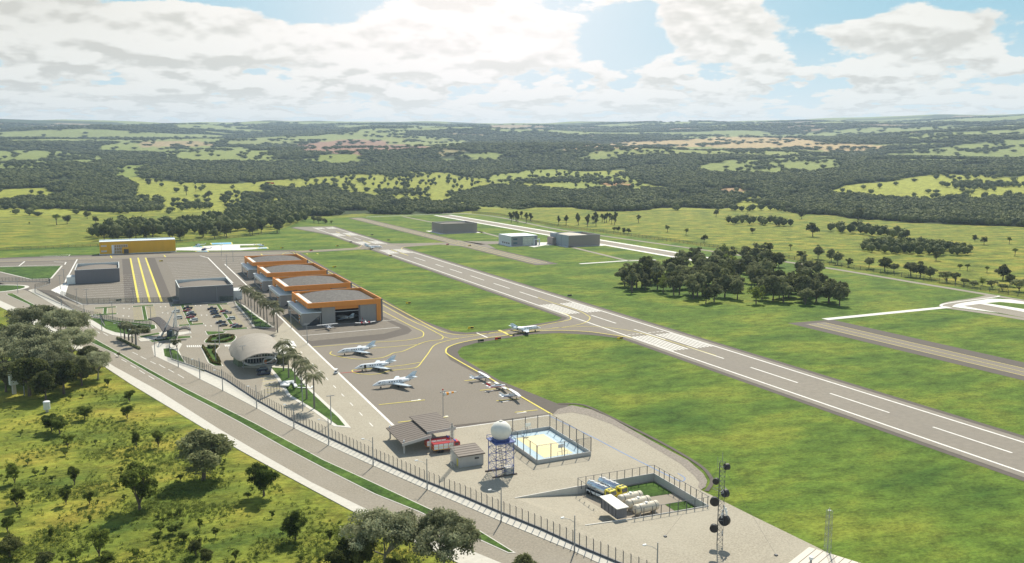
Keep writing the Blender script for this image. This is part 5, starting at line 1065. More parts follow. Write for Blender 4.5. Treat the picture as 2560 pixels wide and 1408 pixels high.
# fire engines (front towards local +X)
fr = mat('fire_red', (0.55, 0.03, 0.04), .35, var=.03, coat=.4)
def make_fire(label):
    t = thing('fire_engine', label, 'fire engine', (0, 0, 0)); MB().box(-4.2,2.0,-1.2,1.2,.9,2.9).build('body', fr, t); MB().loft([[(2.1,-1.2,.6),(4.1,-1.2,.6),(4.1,1.2,.6),(2.1,1.2,.6)],[(2.1,-1.2,1.9),(4.1,-1.2,1.9),(4.1,1.2,1.9),(2.1,1.2,1.9)],[(2.1,-1.1,2.9),(3.7,-1.1,2.9),(3.7,1.1,2.9),(2.1,1.1,2.9)]]).build('cab', fr, t)
    for k in range(4):
        for s in (-1, 1): MB().box(-4.05+k*1.5,-2.7+k*1.5,s*1.215-.01,s*1.215+.01,1.15,2.7).build('side_shutter', wmetal, t)
    MB().box(-4.22,2.0,-1.24,1.24,1.0,1.12).box(-4.22,2.0,-1.24,1.24,1.85,1.95).build('stripe', yellow, t); MB().box(4.05,4.12,-1.05,1.05,1.75,2.55).box(2.5,3.6,-1.22,1.22,1.8,2.5).build('window', glass, t)
    b = MB(); b.path([(-4,-.3,3.15),(2,-.3,3.15)],.06); b.path([(-4,.3,3.15),(2,.3,3.15)],.06)
    for k in range(12): b.box(-3.9+k*.5,-3.84+k*.5,-.3,.3,3.12,3.18)
    b.build('ladder', steel, t); MB().box(2.6,2.9,-.9,.9,2.9,3.12).build('light_bar', mat('blue_beacon', (.05,.12,.6), .3), t)
    for x in (-2.6,-1.5,3.1):
        for s in (-1, 1): MB().tube((x,s*1.0,.5),(x,s*1.25,.5),.5,.5,14).build('wheel', tyre, t)
    return t
f1 = make_fire('red fire engine half under the carport roof, nearer the block shed'); f1.location = (84.4, 231.6, Z4); f1.rotation_euler.z = R(-2); f1['group'] = 'fire engines at the carport'
dup(f1, (83.6, 235.6, Z4), R(-2), label='red fire engine deeper under the carport roof, only its top showing')
# fuel tankers (front towards local +X)
cab = mat('cab_yellow', (0.78, 0.66, 0.05), .35, var=.03, coat=.4); chrome = mat('polished_tank', (0.62, 0.68, 0.74), .18, .85, var=.04)
def make_tanker(label):
    t = thing('fuel_tanker', label, 'tanker truck', (0, 0, 0)); b = captube(MB(), -5.2, 1.9, 1.15, 2.35, 20, .4); b.build('tank_body', chrome, t, smooth=True)
    MB().box(-5.2,3.0,-.5,.5,.75,1.15).build('chassis', dsteel, t); MB().box(-5.0,1.7,-1.15,-.95,.6,1.2).box(-5.0,1.7,.95,1.15,.6,1.2).build('side_guard', wmetal, t)
    c = MB().loft([[(2.1,-1.2,.6),(4.2,-1.2,.6),(4.2,1.2,.6),(2.1,1.2,.6)],[(2.1,-1.2,2.0),(4.25,-1.2,2.0),(4.25,1.2,2.0),(2.1,1.2,2.0)],[(2.1,-1.1,3.2),(3.9,-1.1,3.2),(3.9,1.1,3.2),(2.1,1.1,3.2)]]).build('cab', cab, t)
    MB().add([(4.27,-1.05,2.0),(4.27,1.05,2.0),(3.99,.98,2.95),(3.99,-.98,2.95)], [(0,1,2,3)]).box(2.6,3.7,-1.22,1.22,2.0,2.8).build('windscreen', glass, c); MB().box(4.2,4.3,-.9,.9,.9,1.6).build('grille', engm, c); MB().box(2.6,3.3,-.8,-.2,3.2,3.27).box(2.6,3.3,.2,.8,3.2,3.27).build('roof_hatch', glass, c)
    for x in (-3.4,-1.2,.6): MB().tube((x,0,3.4),(x,0,3.65),.3,.3,10).build('hatch', wmetal, t)
    b = MB(); b.box(-5,1.7,-.35,.35,3.48,3.52); b.path([(-5,.5,3.5),(-5,.5,3.9),(1.7,.5,3.9),(1.7,.5,3.5)],.03,4); b.build('catwalk', steel, t)
    for x in (-4.2,-3.1,3.1):
        for s in (-1, 1): MB().tube((x,s*.9,.5),(x,s*1.2,.5),.5,.5,14).build('wheel', tyre, t)
    return t
k1 = make_tanker('yellow-cabbed silver fuel tanker, nearer the ramp side of the yard'); k1.location = (110.8, 185.2, PITZ+.02); k1.rotation_euler.z = R(-76); k1['group'] = 'fuel tankers in the sunken yard'
dup(k1, (114.6, 185.9, PITZ+.02), R(-76), label='yellow-cabbed silver fuel tanker, beside the grass bed of the yard')
# airfield signs
def make_sign(face): t = thing('airfield_sign', 'x', 'sign', (0, 0, 0)); MB().box(-1.5,1.5,-.15,.15,.35,1.35).build('panel', face, t); MB().box(-1.3,-1.15,-.1,.1,0,.35).box(1.15,1.3,-.1,.1,0,.35).build('leg', steel, t); MB().box(-.2,1.45,-.19,-.155,.5,1.2).build('dark_half', engm, t); return t
sgy = make_sign(mat('sign_yellow', (.80,.58,.02), .5)); sgr = make_sign(mat('sign_red', (.6,.03,.02), .5)); sgd = make_sign(mat('sign_dark', (.12,.12,.11), .5))
first = {}
for k, x, y, l in (('y',836,670,'yellow airfield sign on the grass right of the second hangar'),('y',1021,761,'yellow airfield sign on the grass above the curving taxiway'),('y',1177,824,'yellow airfield sign left of the taxiing jet'),('r',1245,851,'red airfield sign below the taxiing jet'),('d',1202,856,'dark airfield sign left of the red one'),('y',1550,850,'yellow airfield sign left of the nearest threshold bars'),('d',1424,742,'dark airfield sign right of the runway above the bars'),('d',1610,560,'x0'),
 ('y',976,641,'yellow airfield sign by the far threshold bars'),('y',705,622,'yellow airfield sign on the grass above the taxiway, left'),('y',843,617,'tiny yellow sign left of the far jet'),('r',778,628,'tiny red sign on the lower edge of the far taxiway'),('d',877,607,'dark sign left of the far runway part'),('d',930,589,'dark sign right of the far runway part'),('d',971,602,'dark sign on the grass between runway and strip'),('r',1119,613,'tiny red sign beside the far cross taxiway'),('y',1174,616,'tiny yellow sign below the strip junction'),('y',403,655,'yellow sign on the left apron right of the yellow lines'),('d',297,754,'dark low sign at the car park fence')):
    if l == 'x0': continue
    s = {'y': sgy, 'r': sgr, 'd': sgd}[k]; o = s if k not in first else dup(s); first[k] = 1; a = U(x, y); o.location = (a[0], a[1], Z2); o['label'] = l; o['group'] = 'airfield signs'
# hedges of the planted islands
hedm = leafmat('hedge_leaf', (0.07,0.075,0.018), (0.22,0.19,0.05), 0.1, .15)
def tufts(P, n, size, h, seed):
    r = np.random.RandomState(seed); b = MB()
    L = sum(math.hypot(q[0]-p[0], q[1]-p[1]) for p, q in zip(P, P[1:]))
    for i in range(n):
        d = r.rand()*L
        for p, q in zip(P, P[1:]):
            l = math.hypot(q[0]-p[0], q[1]-p[1])
            if d <= l: break
            d -= l
        x = p[0]+(q[0]-p[0])*d/max(l,.01)+r.uniform(-.45,.45); y = p[1]+(q[1]-p[1])*d/max(l,.01)+r.uniform(-.45,.45); z = .25+r.rand()*h
        a_ = r.rand(3)*6.28; u = Vector((math.cos(a_[0]), math.sin(a_[0]), math.sin(a_[1])*.7))*size; v = Vector((math.sin(a_[2]), -math.cos(a_[2]), .5))*size
        b.add([(x-u.x,y-u.y,z-u.z),(x+v.x,y+v.y,z+v.z),(x+u.x,y+u.y,z+u.z),(x-v.x,y-v.y,z-v.z)], [(0,1,2,3)])
    return b
def hedge(l, P, n, size=.28, h=.9, m=None, nm='hedge', cat='hedge'):
    a = P[0]; o = tufts([(p[0]-a[0], p[1]-a[1]) for p in P], n, size, h, len(l)).build(nm, m or hedm, None, loc=(a[0], a[1], 0)); tag(o, l, cat); return o
hedge('brown-green clipped hedge looping round the upper planted island', UL((520,856),(528,845),(560,840),(584,842),(580,850),(562,857),(520,857)), 2600)
hedge('brown-green V-shaped hedge on the lower planted island', UL((507,868),(520,890),(532,908),(550,914),(548,905),(540,890),(533,880),(545,868)), 2600)
plm = leafmat('ground_plant_leaf', (0.10,0.13,0.05), (0.34,0.36,0.20), 0.1)
hedge('pale mixed shrubs in the middle of the upper planted island', UL((545,850),(560,845),(572,843)), 1200, .4, 1.4, plm, 'shrub_bed', 'shrubs')
hedge('pale mixed shrubs at the top of the lower planted island', UL((522,870),(530,872),(540,870)), 800, .4, 1.2, plm, 'shrub_bed', 'shrubs')
hedge('bed of pale flowering shrubs on the gate lawn behind the small palms', UL((335,828),(350,824),(370,829),(345,834),(375,832)), 900, .45, 2.0, plm, 'shrub_bed', 'shrubs')
hedge('dark planted strip along the road under the four small palms', UL((293,847),(318,859),(349,874)), 2200, .3, .7, plm, 'planted_strip', 'planting')
hedge('pale bushy garden plants at the right end of the terminal', UL((693,905),(700,912),(712,905),(715,912),(700,900)), 2600, .5, 3.0, plm, 'shrub_bed', 'shrubs')

# ------------------------------------------------------------------ trees
bark = mat('bark', (0.13,0.105,0.085), .95, var=.3, scale=3, bump=.3)
pbark = mat('pale_bark', (0.34,0.31,0.27), .95, var=.2, scale=2)
LM = {'grey': leafmat('grey_green_leaf', (0.080,0.092,0.035), (0.33,0.35,0.17), .25, .4), 'green': leafmat('green_leaf', (0.045,0.075,0.014), (0.23,0.285,0.06), .25, .45), 'olive': leafmat('olive_leaf', (0.07,0.095,0.018), (0.28,0.34,0.07), .25, .5),
      'dark': leafmat('dark_leaf', (0.040,0.056,0.014), (0.16,0.175,0.055), .25, .35), 'silver': leafmat('silver_leaf', (0.12,0.135,0.065), (0.50,0.52,0.32), .2, .42), 'lime': leafmat('light_leaf', (0.06,0.10,0.02), (0.19,0.25,0.06))}
def quads_mesh(name, C, Uv, Vv, m, k=None, extra=None):
    n = len(C); P = np.stack([C-Uv, C+Vv*.8, C+Uv, C-Vv*.8], 1).reshape(-1, 3)
    me = bpy.data.meshes.new(name); me.vertices.add(4*n); me.vertices.foreach_set('co', P.astype(np.float32).reshape(-1)); me.loops.add(4*n); me.loops.foreach_set('vertex_index', np.arange(4*n, dtype=np.int32))
    me.polygons.add(n); me.polygons.foreach_set('loop_start', np.arange(0, 4*n, 4, dtype=np.int32)); me.update(calc_edges=True); me.materials.append(m); return me
def unit(v): return v/np.maximum(np.linalg.norm(v, axis=-1, keepdims=True), 1e-6)
def crown_pts(seed, kind, n):
    r = np.random.RandomState(seed)
    # lobes in a 10 m tall tree
    if kind == 'umbrella': nl, rx, rz, zc = 44, 5.2, 3.6, 5.4
    elif kind == 'tall': nl, rx, rz, zc = 18, 2.0, 3.6, 5.7
    elif kind == 'savanna': nl, rx, rz, zc = 16, 3.6, 2.6, 6.6
    elif kind == 'bush': nl, rx, rz, zc = 15, 4.0, 3.5, 5.2
    else: nl, rx, rz, zc = 32, 4.1, 4.0, 5.3
    L = []; 
    for i in range(nl):
        d = unit(r.randn(3)); 
        if kind in ('umbrella',): d[2] = abs(d[2])*.95-.12; rr_ = r.uniform(.6,1.0)
        else: rr_ = r.uniform(.2,.85)
        s = r.uniform(.16,.40)*min(rx, 3.4)
        if kind == 'umbrella': s = r.uniform(.9,1.5)
        c = np.array([0,0,zc]) + d*rr_*np.array([rx, rx*r.uniform(.8,1.1), rz]); L.append((c, s*1.15))
    w = np.array([l[1]**2 for l in L]); idx = r.choice(len(L), n, p=w/w.sum()); cen = np.array([l[0] for l in L])[idx]; rad = np.array([l[1] for l in L])[idx]
    d = unit(r.randn(n, 3)); d[:, 2] = np.where(d[:, 2] < -.35, -d[:, 2], d[:, 2]); rr_ = rad*(1-.45*r.rand(n)**1.6)
    P = cen + d*rr_[:, None]*np.array([1.05,1.05,.85]); P += r.randn(n, 3)*.16
    return P, d, r, L
def make_crown(seed, kind, n, size, m):
    P, d, r, L = crown_pts(seed, kind, n)
    nrm = unit(d*.7 + r.randn(n, 3)*.6 + np.array([0,0,.25])); u = unit(np.cross(nrm, r.randn(n, 3))); v = np.cross(nrm, u); s = size*(.6+.8*r.rand(n))[:, None]
    return quads_mesh('crown', P, u*s, v*s, m), L
def make_trunk(L, kind, seed, m=bark):
    r = random.Random(seed); b = MB(); zf = {'umbrella': 2.4, 'tall': 2.5, 'savanna': 3.5, 'bush': .8}.get(kind, 2.6); fork = Vector((r.uniform(-.25,.25), r.uniform(-.25,.25), zf))
    b.tube((0,0,-.3),(fork.x*.5,fork.y*.5,zf*.5),.34,.25,7); b.tube((fork.x*.5,fork.y*.5,zf*.5),fork,.25,.2,7)
    for c, s in L[:9 if kind != 'umbrella' else 14]:
        c = Vector(tuple(float(q) for q in c)); mid = fork.lerp(c, .5)+Vector((r.uniform(-.3,.3), r.uniform(-.3,.3), .25)); b.tube(fork, mid, .14, .09, 5); b.tube(mid, c, .09, .035, 4)
    me_o = b.build('trunk', m); me = me_o.data; bpy.data.objects.remove(me_o); return me
PROT = {}
def proto(key, kind, n, size, lm, seeds, bk=bark):
    PROT[key] = []
    for s in seeds:
        c, L = make_crown(s, kind, n, size, LM[lm]); PROT[key].append((c, make_trunk(L, kind, s, bk)))
proto('near_round', 'round', 12000, .17, 'green', (1,2,3)); proto('near_grey', 'round', 12000, .17, 'grey', (4,5)); proto('near_umb', 'umbrella', 20000, .15, 'silver', (6,7,8), pbark); proto('near_dark', 'round', 11000, .18, 'dark', (9,10)); proto('near_olive', 'bush', 6500, .19, 'olive', (31,32,33,40,41))
proto('grove', 'round', 4200, .28, 'grey', (11,12,13,14,15)); proto('grove_tall', 'tall', 1600, .24, 'grey', (16,17)); proto('grove_dark', 'round', 3200, .28, 'dark', (18,19,20)); proto('grove_lime', 'round', 2200, .26, 'olive', (21,))
proto('pine', 'tall', 1300, .27, 'dark', (22,23,24)); proto('sav', 'savanna', 1500, .26, 'olive', (25,26,27)); proto('round_far', 'round', 1500, .33, 'dark', (28,29,30)); proto('bush', 'bush', 1500, .26, 'green', (34,35,36)); proto('bush_grey', 'bush', 1700, .27, 'grey', (37,38))
TN = [0]
def tree(key, X, Y, H, label, group=None, z=None, name='tree', cat='tree', wid=1.0):
    c, tr = rnd.choice(PROT[key]); t = bpy.data.objects.new(name, None); COL.objects.link(t); z = float(hgt(X, Y)) if z is None else z
    t.location = (X, Y, z); t.rotation_euler.z = rnd.uniform(0, 6.28); s = H/10*rnd.uniform(.95,1.05); t.scale = (s*wid*rnd.uniform(.92,1.08), s*wid, s); tag(t, label, cat, group)
    for n, me in (('crown', c), ('trunk', tr)): o = bpy.data.objects.new(n, me); COL.objects.link(o); o.parent = t
    TN[0] += 1; return t
def hpx(x, yb, yt):
    """height of something standing at pixel (x, yb) whose top is at yt"""
    X, Y_ = U(x, yb); lo, hi = 0, 60
    for _ in range(30):
        m = (lo+hi)/2
        if PX(X, Y_, m)[1] > yt: lo = m
        else: hi = m
    return lo
# singled-out foreground trees
for k, x, yb, yt, l, w in (('near_grey',508,1200,1066,'largest grey-green tree of the meadow, by the lower footway',1.45),('near_round',660,1240,1143,'round dark green tree right of the largest meadow tree',1.0),('near_olive',350,1275,1128,'broad olive tree in the middle of the meadow',1.05),('near_round',738,1352,1278,'small dense green tree low in the meadow beside the big roadside trees',1.0),
  ('near_umb',962,1425,1262,'umbrella-crowned grey tree, left of the two by the lower footway',1.0),('near_umb',1108,1440,1272,'umbrella-crowned grey tree with forked pale trunk, right of the two at the lower edge',1.0),('near_dark',905,1440,1318,'dark tree under the left umbrella crown',1.0),('near_dark',985,1470,1375,'dark tree between the two umbrella crowns',.9),('near_grey',1325,1500,1370,'grey tree top at the bottom edge before the median end',1.0),('near_dark',860,1452,1345,'dark tree at the left foot of the umbrella trees',1.0),
  ('near_umb',92,860,756,'domed grey tree at the upper left of the roadside grove',1.0),('near_umb',165,868,762,'domed grey tree at the top right of the roadside grove',1.0),('near_umb',245,948,876,'umbrella tree with thin bare trunk at the right tip of the roadside grove',.95),('near_umb',185,905,812,'domed grey tree in the middle of the roadside grove edge',1.0),
  ('near_umb',100,945,835,'wide grey crown in the centre of the roadside grove',1.1),('near_dark',45,900,800,'dark tree on the left side of the roadside grove',1.15),('near_olive',20,870,790,'olive tree behind the grove at the left edge',1.0),('near_grey',205,965,880,'grey tree at the lower right of the roadside grove',1.0),('near_dark',160,985,885,'dark tree at the foot of the grove, right of centre',1.1),('near_dark',75,990,880,'dark tree at the foot of the grove, left of centre',1.2),('near_grey',15,980,900,'grey tree at the left edge above the box tank',1.2),('near_olive',135,915,838,'olive tree inside the roadside grove',1.1),('near_dark',115,1002,915,'lowest dark tree at the foot of the roadside grove',1.1),
  ('near_umb',60,915,800,'grey crown filling the left middle of the roadside grove',1.2),('near_umb',140,960,868,'lower grey crown in the centre of the roadside grove',1.1),('near_grey',235,925,862,'grey tree behind the thin-trunked umbrella tree',1.3),('near_umb',10,935,845,'grey crown at the left edge above the box tank',1.1),('near_grey',190,945,880,'dense grey tree between umbrella crowns of the grove',1.3),('near_olive',395,1118,1066,'slim olive tree right of a thinner one in the upper meadow',.9),('near_olive',342,1118,1070,'thin olive tree in the upper meadow',.8),('near_olive',170,1118,1078,'bushy tree beside a shadow in the upper left meadow',1.2),('near_round',212,1050,1006,'round tree right of the small white tank',1.1),('near_round',130,1078,1025,'tree right in front of the small white tank',1.2),('near_round',150,1085,1030,'tree with thick leaves below the small white tank',1.1),('near_olive',318,1048,1008,'small tree near the footway bend of the meadow',1.0),('near_olive',325,1005,968,'tree by the footway, right of the orange soil',1.0),('near_olive',270,965,942,'small round tree by the orange soil near the grove',1.2),
  ('near_olive',37,1208,1152,'thin-trunked round tree at the left edge of the meadow',.9),('near_olive',43,1268,1215,'round tree below another at the left edge of the meadow',1.1),('near_olive',186,1212,1158,'leaning thin tree left of the broad olive tree',1.0),('near_olive',165,1262,1215,'shrubby tree below the leaning thin one',.9),('near_olive',225,1262,1222,'shrubby tree just left of the broad olive tree',1.0),('near_olive',248,1392,1308,'olive tree group leader at the lower left of the meadow',1.0),('near_olive',20,1330,1285,'scrubby tree at the far left above the bottom corner',1.2),('near_dark',25,1395,1335,'dark tree in the bottom left corner',1.4),('near_dark',110,1420,1375,'dark bush-like tree at the bottom edge, left',1.6),('near_olive',190,1400,1365,'pale olive tree at the bottom edge, left of the group leader',1.3),('near_olive',262,1420,1372,'low spreading tree at the bottom edge under the group leader',1.4),
  ('near_olive',128,1348,1315,'tiny thin-stemmed tree between lower left shrubs',.7),('near_olive',225,1312,1280,'tiny sapling above the group leader',.6),('near_olive',342,1402,1365,'tiny thin tree at the bottom edge, left centre',.7),('near_olive',540,1342,1313,'small round tree on the yellow slope',.9),('near_olive',825,1352,1318,'small round tree right of the dense green one',.9),('near_round',432,1335,1305,'ragged dark shrubby tree on the yellow slope',1.3),('near_round',460,1352,1325,'ragged dark shrubby tree just below another',1.3),('near_dark',490,1390,1345,'ragged dark tree lower on the yellow slope',1.1),('near_dark',515,1412,1368,'ragged dark tree at the bottom edge of the yellow slope',1.1),('near_olive',590,1402,1368,'pale sapling at the bottom edge right of the yellow slope',.9),('near_olive',500,1325,1292,'bare-looking sapling on the yellow slope',.7),('near_olive',680,1295,1270,'faint sapling left of the dense green tree',.8)):
    X, Y_ = U(x, yb); H = hpx(x, yb, yt); tree(k, X, Y_, H, l, z=0, wid=w*(.95 if k == 'near_olive' else 1))
# shrubs on the meadow
MP = [(0,1010),(60,1010),(250,960),(330,1010),(560,1150),(820,1290),(860,1400),(500,1440),(0,1440)]
nb_ = 0; tries = 0
while nb_ < 70 and tries < 3000:
    tries += 1; x, y = rnd.uniform(0,860), rnd.uniform(960,1440)
    if inpoly(x, y, MP):
        X, Y_ = U(x, y); tree('bush', X, Y_, rnd.uniform(.8,2.4), 'small green shrub on the rough meadow below the road', 'shrubs on the meadow', 0, 'shrub', 'shrub', rnd.uniform(1,1.5)); nb_ += 1
for x, y, h, l in ((297,892,2.2,'pale flowering shrub alone on the median grass'),(442,872,5.2,'pale round tree inside the fence of the gate garden'),(436,868,2.5,'low pale shrub beside the gate garden tree')): X, Y_ = U(x, y); tree('bush_grey', X, Y_, h, l, None, .2, 'shrub', 'shrub')
# tree groups on and around the airfield
placed = []
EXTRA = []
def copse(P, n, mind, hr, wid=.42):
    xs = [p[0] for p in P]; ys = [p[1] for p in P]; pts = []; k = 0
    while len(pts) < n and k < 60000:
        k += 1; x, y = rnd.uniform(min(xs), max(xs)), rnd.uniform(min(ys), max(ys))
        if not inpoly(x, y, P): continue
        g = T(x, y) if y < 530 else (*U(x, y), 0.0)
        if any((g[0]-q[0])**2+(g[1]-q[1])**2 < mind**2 for q in pts): continue
        pts.append(g); h = rnd.uniform(*hr); EXTRA.append((g[0], g[1], g[2]-.4, h*wid, h))
def grove(P, n, mind, hr, keys, labels, group, name='tree', maxtry=40000):
    xs = [p[0] for p in P]; ys = [p[1] for p in P]; pts = []; k = 0
    while len(pts) < n and k < maxtry:
        k += 1; x, y = rnd.uniform(min(xs), max(xs)), rnd.uniform(min(ys), max(ys))
        if not inpoly(x, y, P): continue
        g = T(x, y) if y < 545 else (*U(x, y), 0.0)
        if any((g[0]-q[0])**2+(g[1]-q[1])**2 < mind**2 for q in pts): continue
        pts.append((*g, x, y))
    for g in pts:
        key = rnd.choice(keys); tree(key, g[0], g[1], rnd.uniform(*hr), labels(g[3], g[4], key), group, g[2])
    return pts
tone = lambda k: {'grove': 'grey-green', 'grove_dark': 'dark green', 'grove_tall': 'slender grey-green', 'grove_lime': 'lighter olive', 'pine': 'slim dark', 'round_far': 'round dark', 'bush': 'low green', 'bush_grey': 'low grey-green', 'sav': 'spreading olive'}[k]
def lab(ctx):
    def f(x, y, k): return '%s tree %s, %s %s' % (tone(k), ctx[0], 'front' if y > ctx[2] else 'back', 'left part' if x < ctx[1]-ctx[3] else 'right part' if x > ctx[1]+ctx[3] else 'middle')
    return f
grove([(1530,735),(1560,700),(1600,690),(1660,668),(1800,650),(1930,655),(1955,672),(1930,690),(1960,712),(2040,712),(2115,748),(2105,765),(1960,762),(1830,762),(1760,762),(1690,740),(1600,733)], 122, 5.4, (11.5,18), ['grove']*5+['grove_dark']*2+['grove_tall','grove_lime'], lab(('of the grove standing on the airfield grass',1820,720,110)), 'grove on the airfield grass')
grove([(1965,690),(2000,668),(2045,672),(2050,695),(2010,702)], 8, 6, (10,14), ['grove','grove_tall'], lab(('of the small clump behind the airfield grove',2010,686,20)), 'small clump behind the airfield grove')
grove([(240,603),(330,592),(450,590),(560,585),(640,575),(700,562),(712,575),(700,585),(600,594),(440,602),(300,604)], 30, 11, (13,17.5), ['grove','grove_dark','grove_dark','round_far'], lab(('of the wood behind the yellow building',480,588,110)), 'wood behind the yellow building')
copse([(225,598),(235,580),(270,570),(340,563),(450,565),(560,545),(600,519),(700,520),(775,535),(773,552),(740,562),(640,575),(560,582),(450,590),(300,595)], 330, 7, (12,17))
copse([(690,470),(850,446),(1000,440),(1280,450),(1250,475),(1100,490),(900,480),(760,482)], 80, 22, (9,14))
copse([(1300,430),(1560,440),(1600,470),(1480,476),(1340,452)], 50, 24, (9,13))
copse([(600,500),(700,505),(775,520),(700,535),(600,520)], 60, 9, (11,15))
copse([(0,520),(70,512),(180,518),(300,530),(165,524),(0,524)], 60, 8, (10,13))
copse([(165,524),(180,518),(300,518),(410,520),(400,530),(300,536),(250,533)], 90, 8, (11,14))
copse([(462,522),(480,515),(520,515),(540,520),(520,526),(480,526)], 26, 7, (9,12))
grove([(1260,548),(1300,545),(1360,556),(1355,562),(1270,556)], 10, 9, (13,17), ['pine'], lab(('of the short row behind the far runway end',1310,553,20)), 'short row behind the far runway end')
grove([(1378,562),(1450,552),(1605,552),(1608,557),(1520,566),(1400,568)], 20, 9, (13,17), ['pine'], lab(('of the long row behind the far hangars',1490,560,50)), 'long row behind the far hangars')
copse([(1820,558),(1870,553),(1990,564),(1985,568),(1900,565),(1820,562)], 26, 6, (10,13))
copse([(2060,577),(2110,571),(2240,586),(2290,596),(2285,603),(2180,593),(2070,582)], 34, 6, (10,14))
copse([(2140,624),(2200,606),(2330,612),(2425,630),(2420,640),(2300,640),(2190,634)], 110, 4.5, (8,10.5))
for k, x, yb, yt, l, w in (('grove_dark',2003,650,623,'dark round tree just outside the fence behind the clump',1.1),('grove',2045,648,608,'tall grey-green tree outside the fence, behind the clump',.9),('grove',2078,655,620,'grey tree right of the tall one outside the fence',.9),('grove',2094,662,625,'forked pale tree just outside the fence',.9),('grove_dark',2122,668,641,'small dark round tree outside the fence',1.0),('grove',2172,672,634,'grey round tree on a bare trunk outside the fence',.9),('grove_dark',2212,680,640,'dark broad tree outside the fence, left of two grey ones',1.2),('grove',2234,682,650,'dark green tree outside the fence, touching a broad one',1.1),('grove',2277,692,645,'tall grey tree outside the fence, left of three',1.1),('grove',2300,695,652,'grey round tree outside the fence, middle of three',1.1),('grove',2325,698,662,'grey tree outside the fence, right of three',1.1),('bush_grey',2365,706,668,'broad grey bush outside the fence',1.1),('bush_grey',2388,708,674,'second broad grey bush outside the fence',1.1),('bush_grey',2410,714,690,'low grey bush outside the fence, towards the right',1.3),('bush_grey',2435,718,698,'lower grey bush between taller ones outside the fence',1.4),('grove_lime',2455,714,690,'yellowish small tree behind the fence bushes',1.0),('bush_grey',2480,722,692,'grey bush outside the fence near the right edge',1.2),('bush_grey',2505,728,704,'low grey bush near the right edge fence',1.4),('grove_dark',2525,716,682,'dark round tree near the right edge',1.0),('bush_grey',2548,728,686,'large grey bush at the right edge',1.3),('grove',2507,700,654,'grey umbrella-like tree above the fence at the right',1.1)):
    X, Y_ = U(x, yb); tree(k, X, Y_, hpx(x, yb, yt), l, z=0, wid=w)
# lone trees on the pastures
lone = [('sav',1669,581,562,'lone spreading tree left of a thinner one beyond the far track'),('sav',1715,588,570,'thin lone tree beyond the far track'),('round_far',1760,606,585,'round lone tree on the pasture above the airfield grove'),('round_far',1881,584,568,'small round lone tree near the red track'),('round_far',1920,640,607,'wide dome-shaped tree behind the airfield grove'),('sav',1976,625,609,'small lone tree right of the dome-shaped one'),('round_far',2032,592,556,'tall lone tree with a pale trunk on the right pasture'),('round_far',2004,548,527,'round lone tree on the upper right pasture'),('round_far',1790,542,522,'broad tree by the end of the far wood'),('sav',1868,532,519,'tiny lone tree below the far wood'),
 ('round_far',2145,550,520,'tall pale-trunked tree before the far right wood'),('sav',2400,676,660,'small tree left of its twin on the lower right pasture'),('sav',2418,677,660,'small tree right of its twin on the lower right pasture'),('sav',2467,682,665,'lone small tree near the right end of the lower pasture'),('sav',2537,640,620,'thin lone tree at the right edge'),('round_far',2340,652,628,'round tree at the foot of the dark copse'),('round_far',2460,612,592,'spreading tree at the right below the far wood'),('round_far',2437,603,588,'little tree left of the spreading one'),('sav',2523,610,592,'small tree right of the spreading one'),('round_far',1735,577,560,'x'),
 ('sav',142,563,535,'tall lone tree on the left pasture'),('round_far',168,560,540,'round lone tree right of the tall one on the left pasture'),('round_far',218,547,530,'round tree beside the dark hedge row, left'),('sav',73,562,556,'tiny bush on the far left pasture'),('round_far',240,560,540,'tree left behind the yellow building wood'),('round_far',278,562,545,'pale round tree above the yellow building wood'),('round_far',305,553,538,'round tree at the right of the dark hedge row'),('grove_tall',466,489,463,'tall thin palm-like tree on the far left pasture'),('grove_tall',490,480,463,'bare thin pole tree on the far left pasture'),('round_far',521,497,477,'large round tree on the far left pasture'),('round_far',559,505,483,'large broad tree on the far left pasture'),('round_far',548,504,487,'x'),('round_far',583,472,461,'small dark round tree high on the left pasture'),('sav',590,492,474,'pale tree group left of the hedge'),('round_far',606,502,488,'low dark tree beside the pale group'),('round_far',640,499,479,'broad dark tree pair, left one'),('round_far',657,499,480,'broad dark tree pair, right one'),('round_far',436,525,514,'x'),('round_far',445,524,515,'small dark tree of a pair below the oval copse'),
 ('round_far',635,465,450,'small tree just below the far left wood'),('round_far',628,464,449,'x'),('round_far',510,540,528,'pale round tree behind the yellow building wood'),('round_far',538,540,528,'pale round tree right of another behind the wood'),('round_far',374,459,448,'small tree beside the left wood'),('round_far',391,459,447,'small round tree at the edge of the left wood'),('round_far',815,560,548,'small tree right of the bushes at the far runway end'),('bush',828,560,549,'round bush left of the far runway end'),('grove',785,557,538,'tree in the clump left of the far runway end'),('grove',797,559,540,'middle tree of the clump left of the far runway end'),('grove',808,558,542,'right tree of the clump left of the far runway end'),
 ('round_far',1545,580,566,'dark bush behind the far right hangar, left'),('round_far',1560,584,568,'dark bush behind the far right hangar, middle'),('round_far',1572,585,570,'dark bush behind the far right hangar, right'),('round_far',1535,578,566,'dark bush behind the far right hangar, leftmost'),('pine',2268,600,571,'tree at the right end of the pasture row'),('round_far',2255,600,578,'dark bush at the right end of the pasture row')]
for k, x, yb, yt, l in lone:
    if l == 'x': continue
    g = T(x, yb) if yb < 530 else (*U(x, yb), 0.0); dist = math.hypot(g[0], g[1]); H = max(2.5, (yb-yt)*dist/FOC*1.0)
    tree(k, g[0], g[1], H, l, {'dark tree of the oval copse on the left pasture': 'oval copse on the left pasture', 'dark tree of the hedge row on the left pasture': 'hedge row on the left pasture'}.get(l), g[2], wid=1.15)
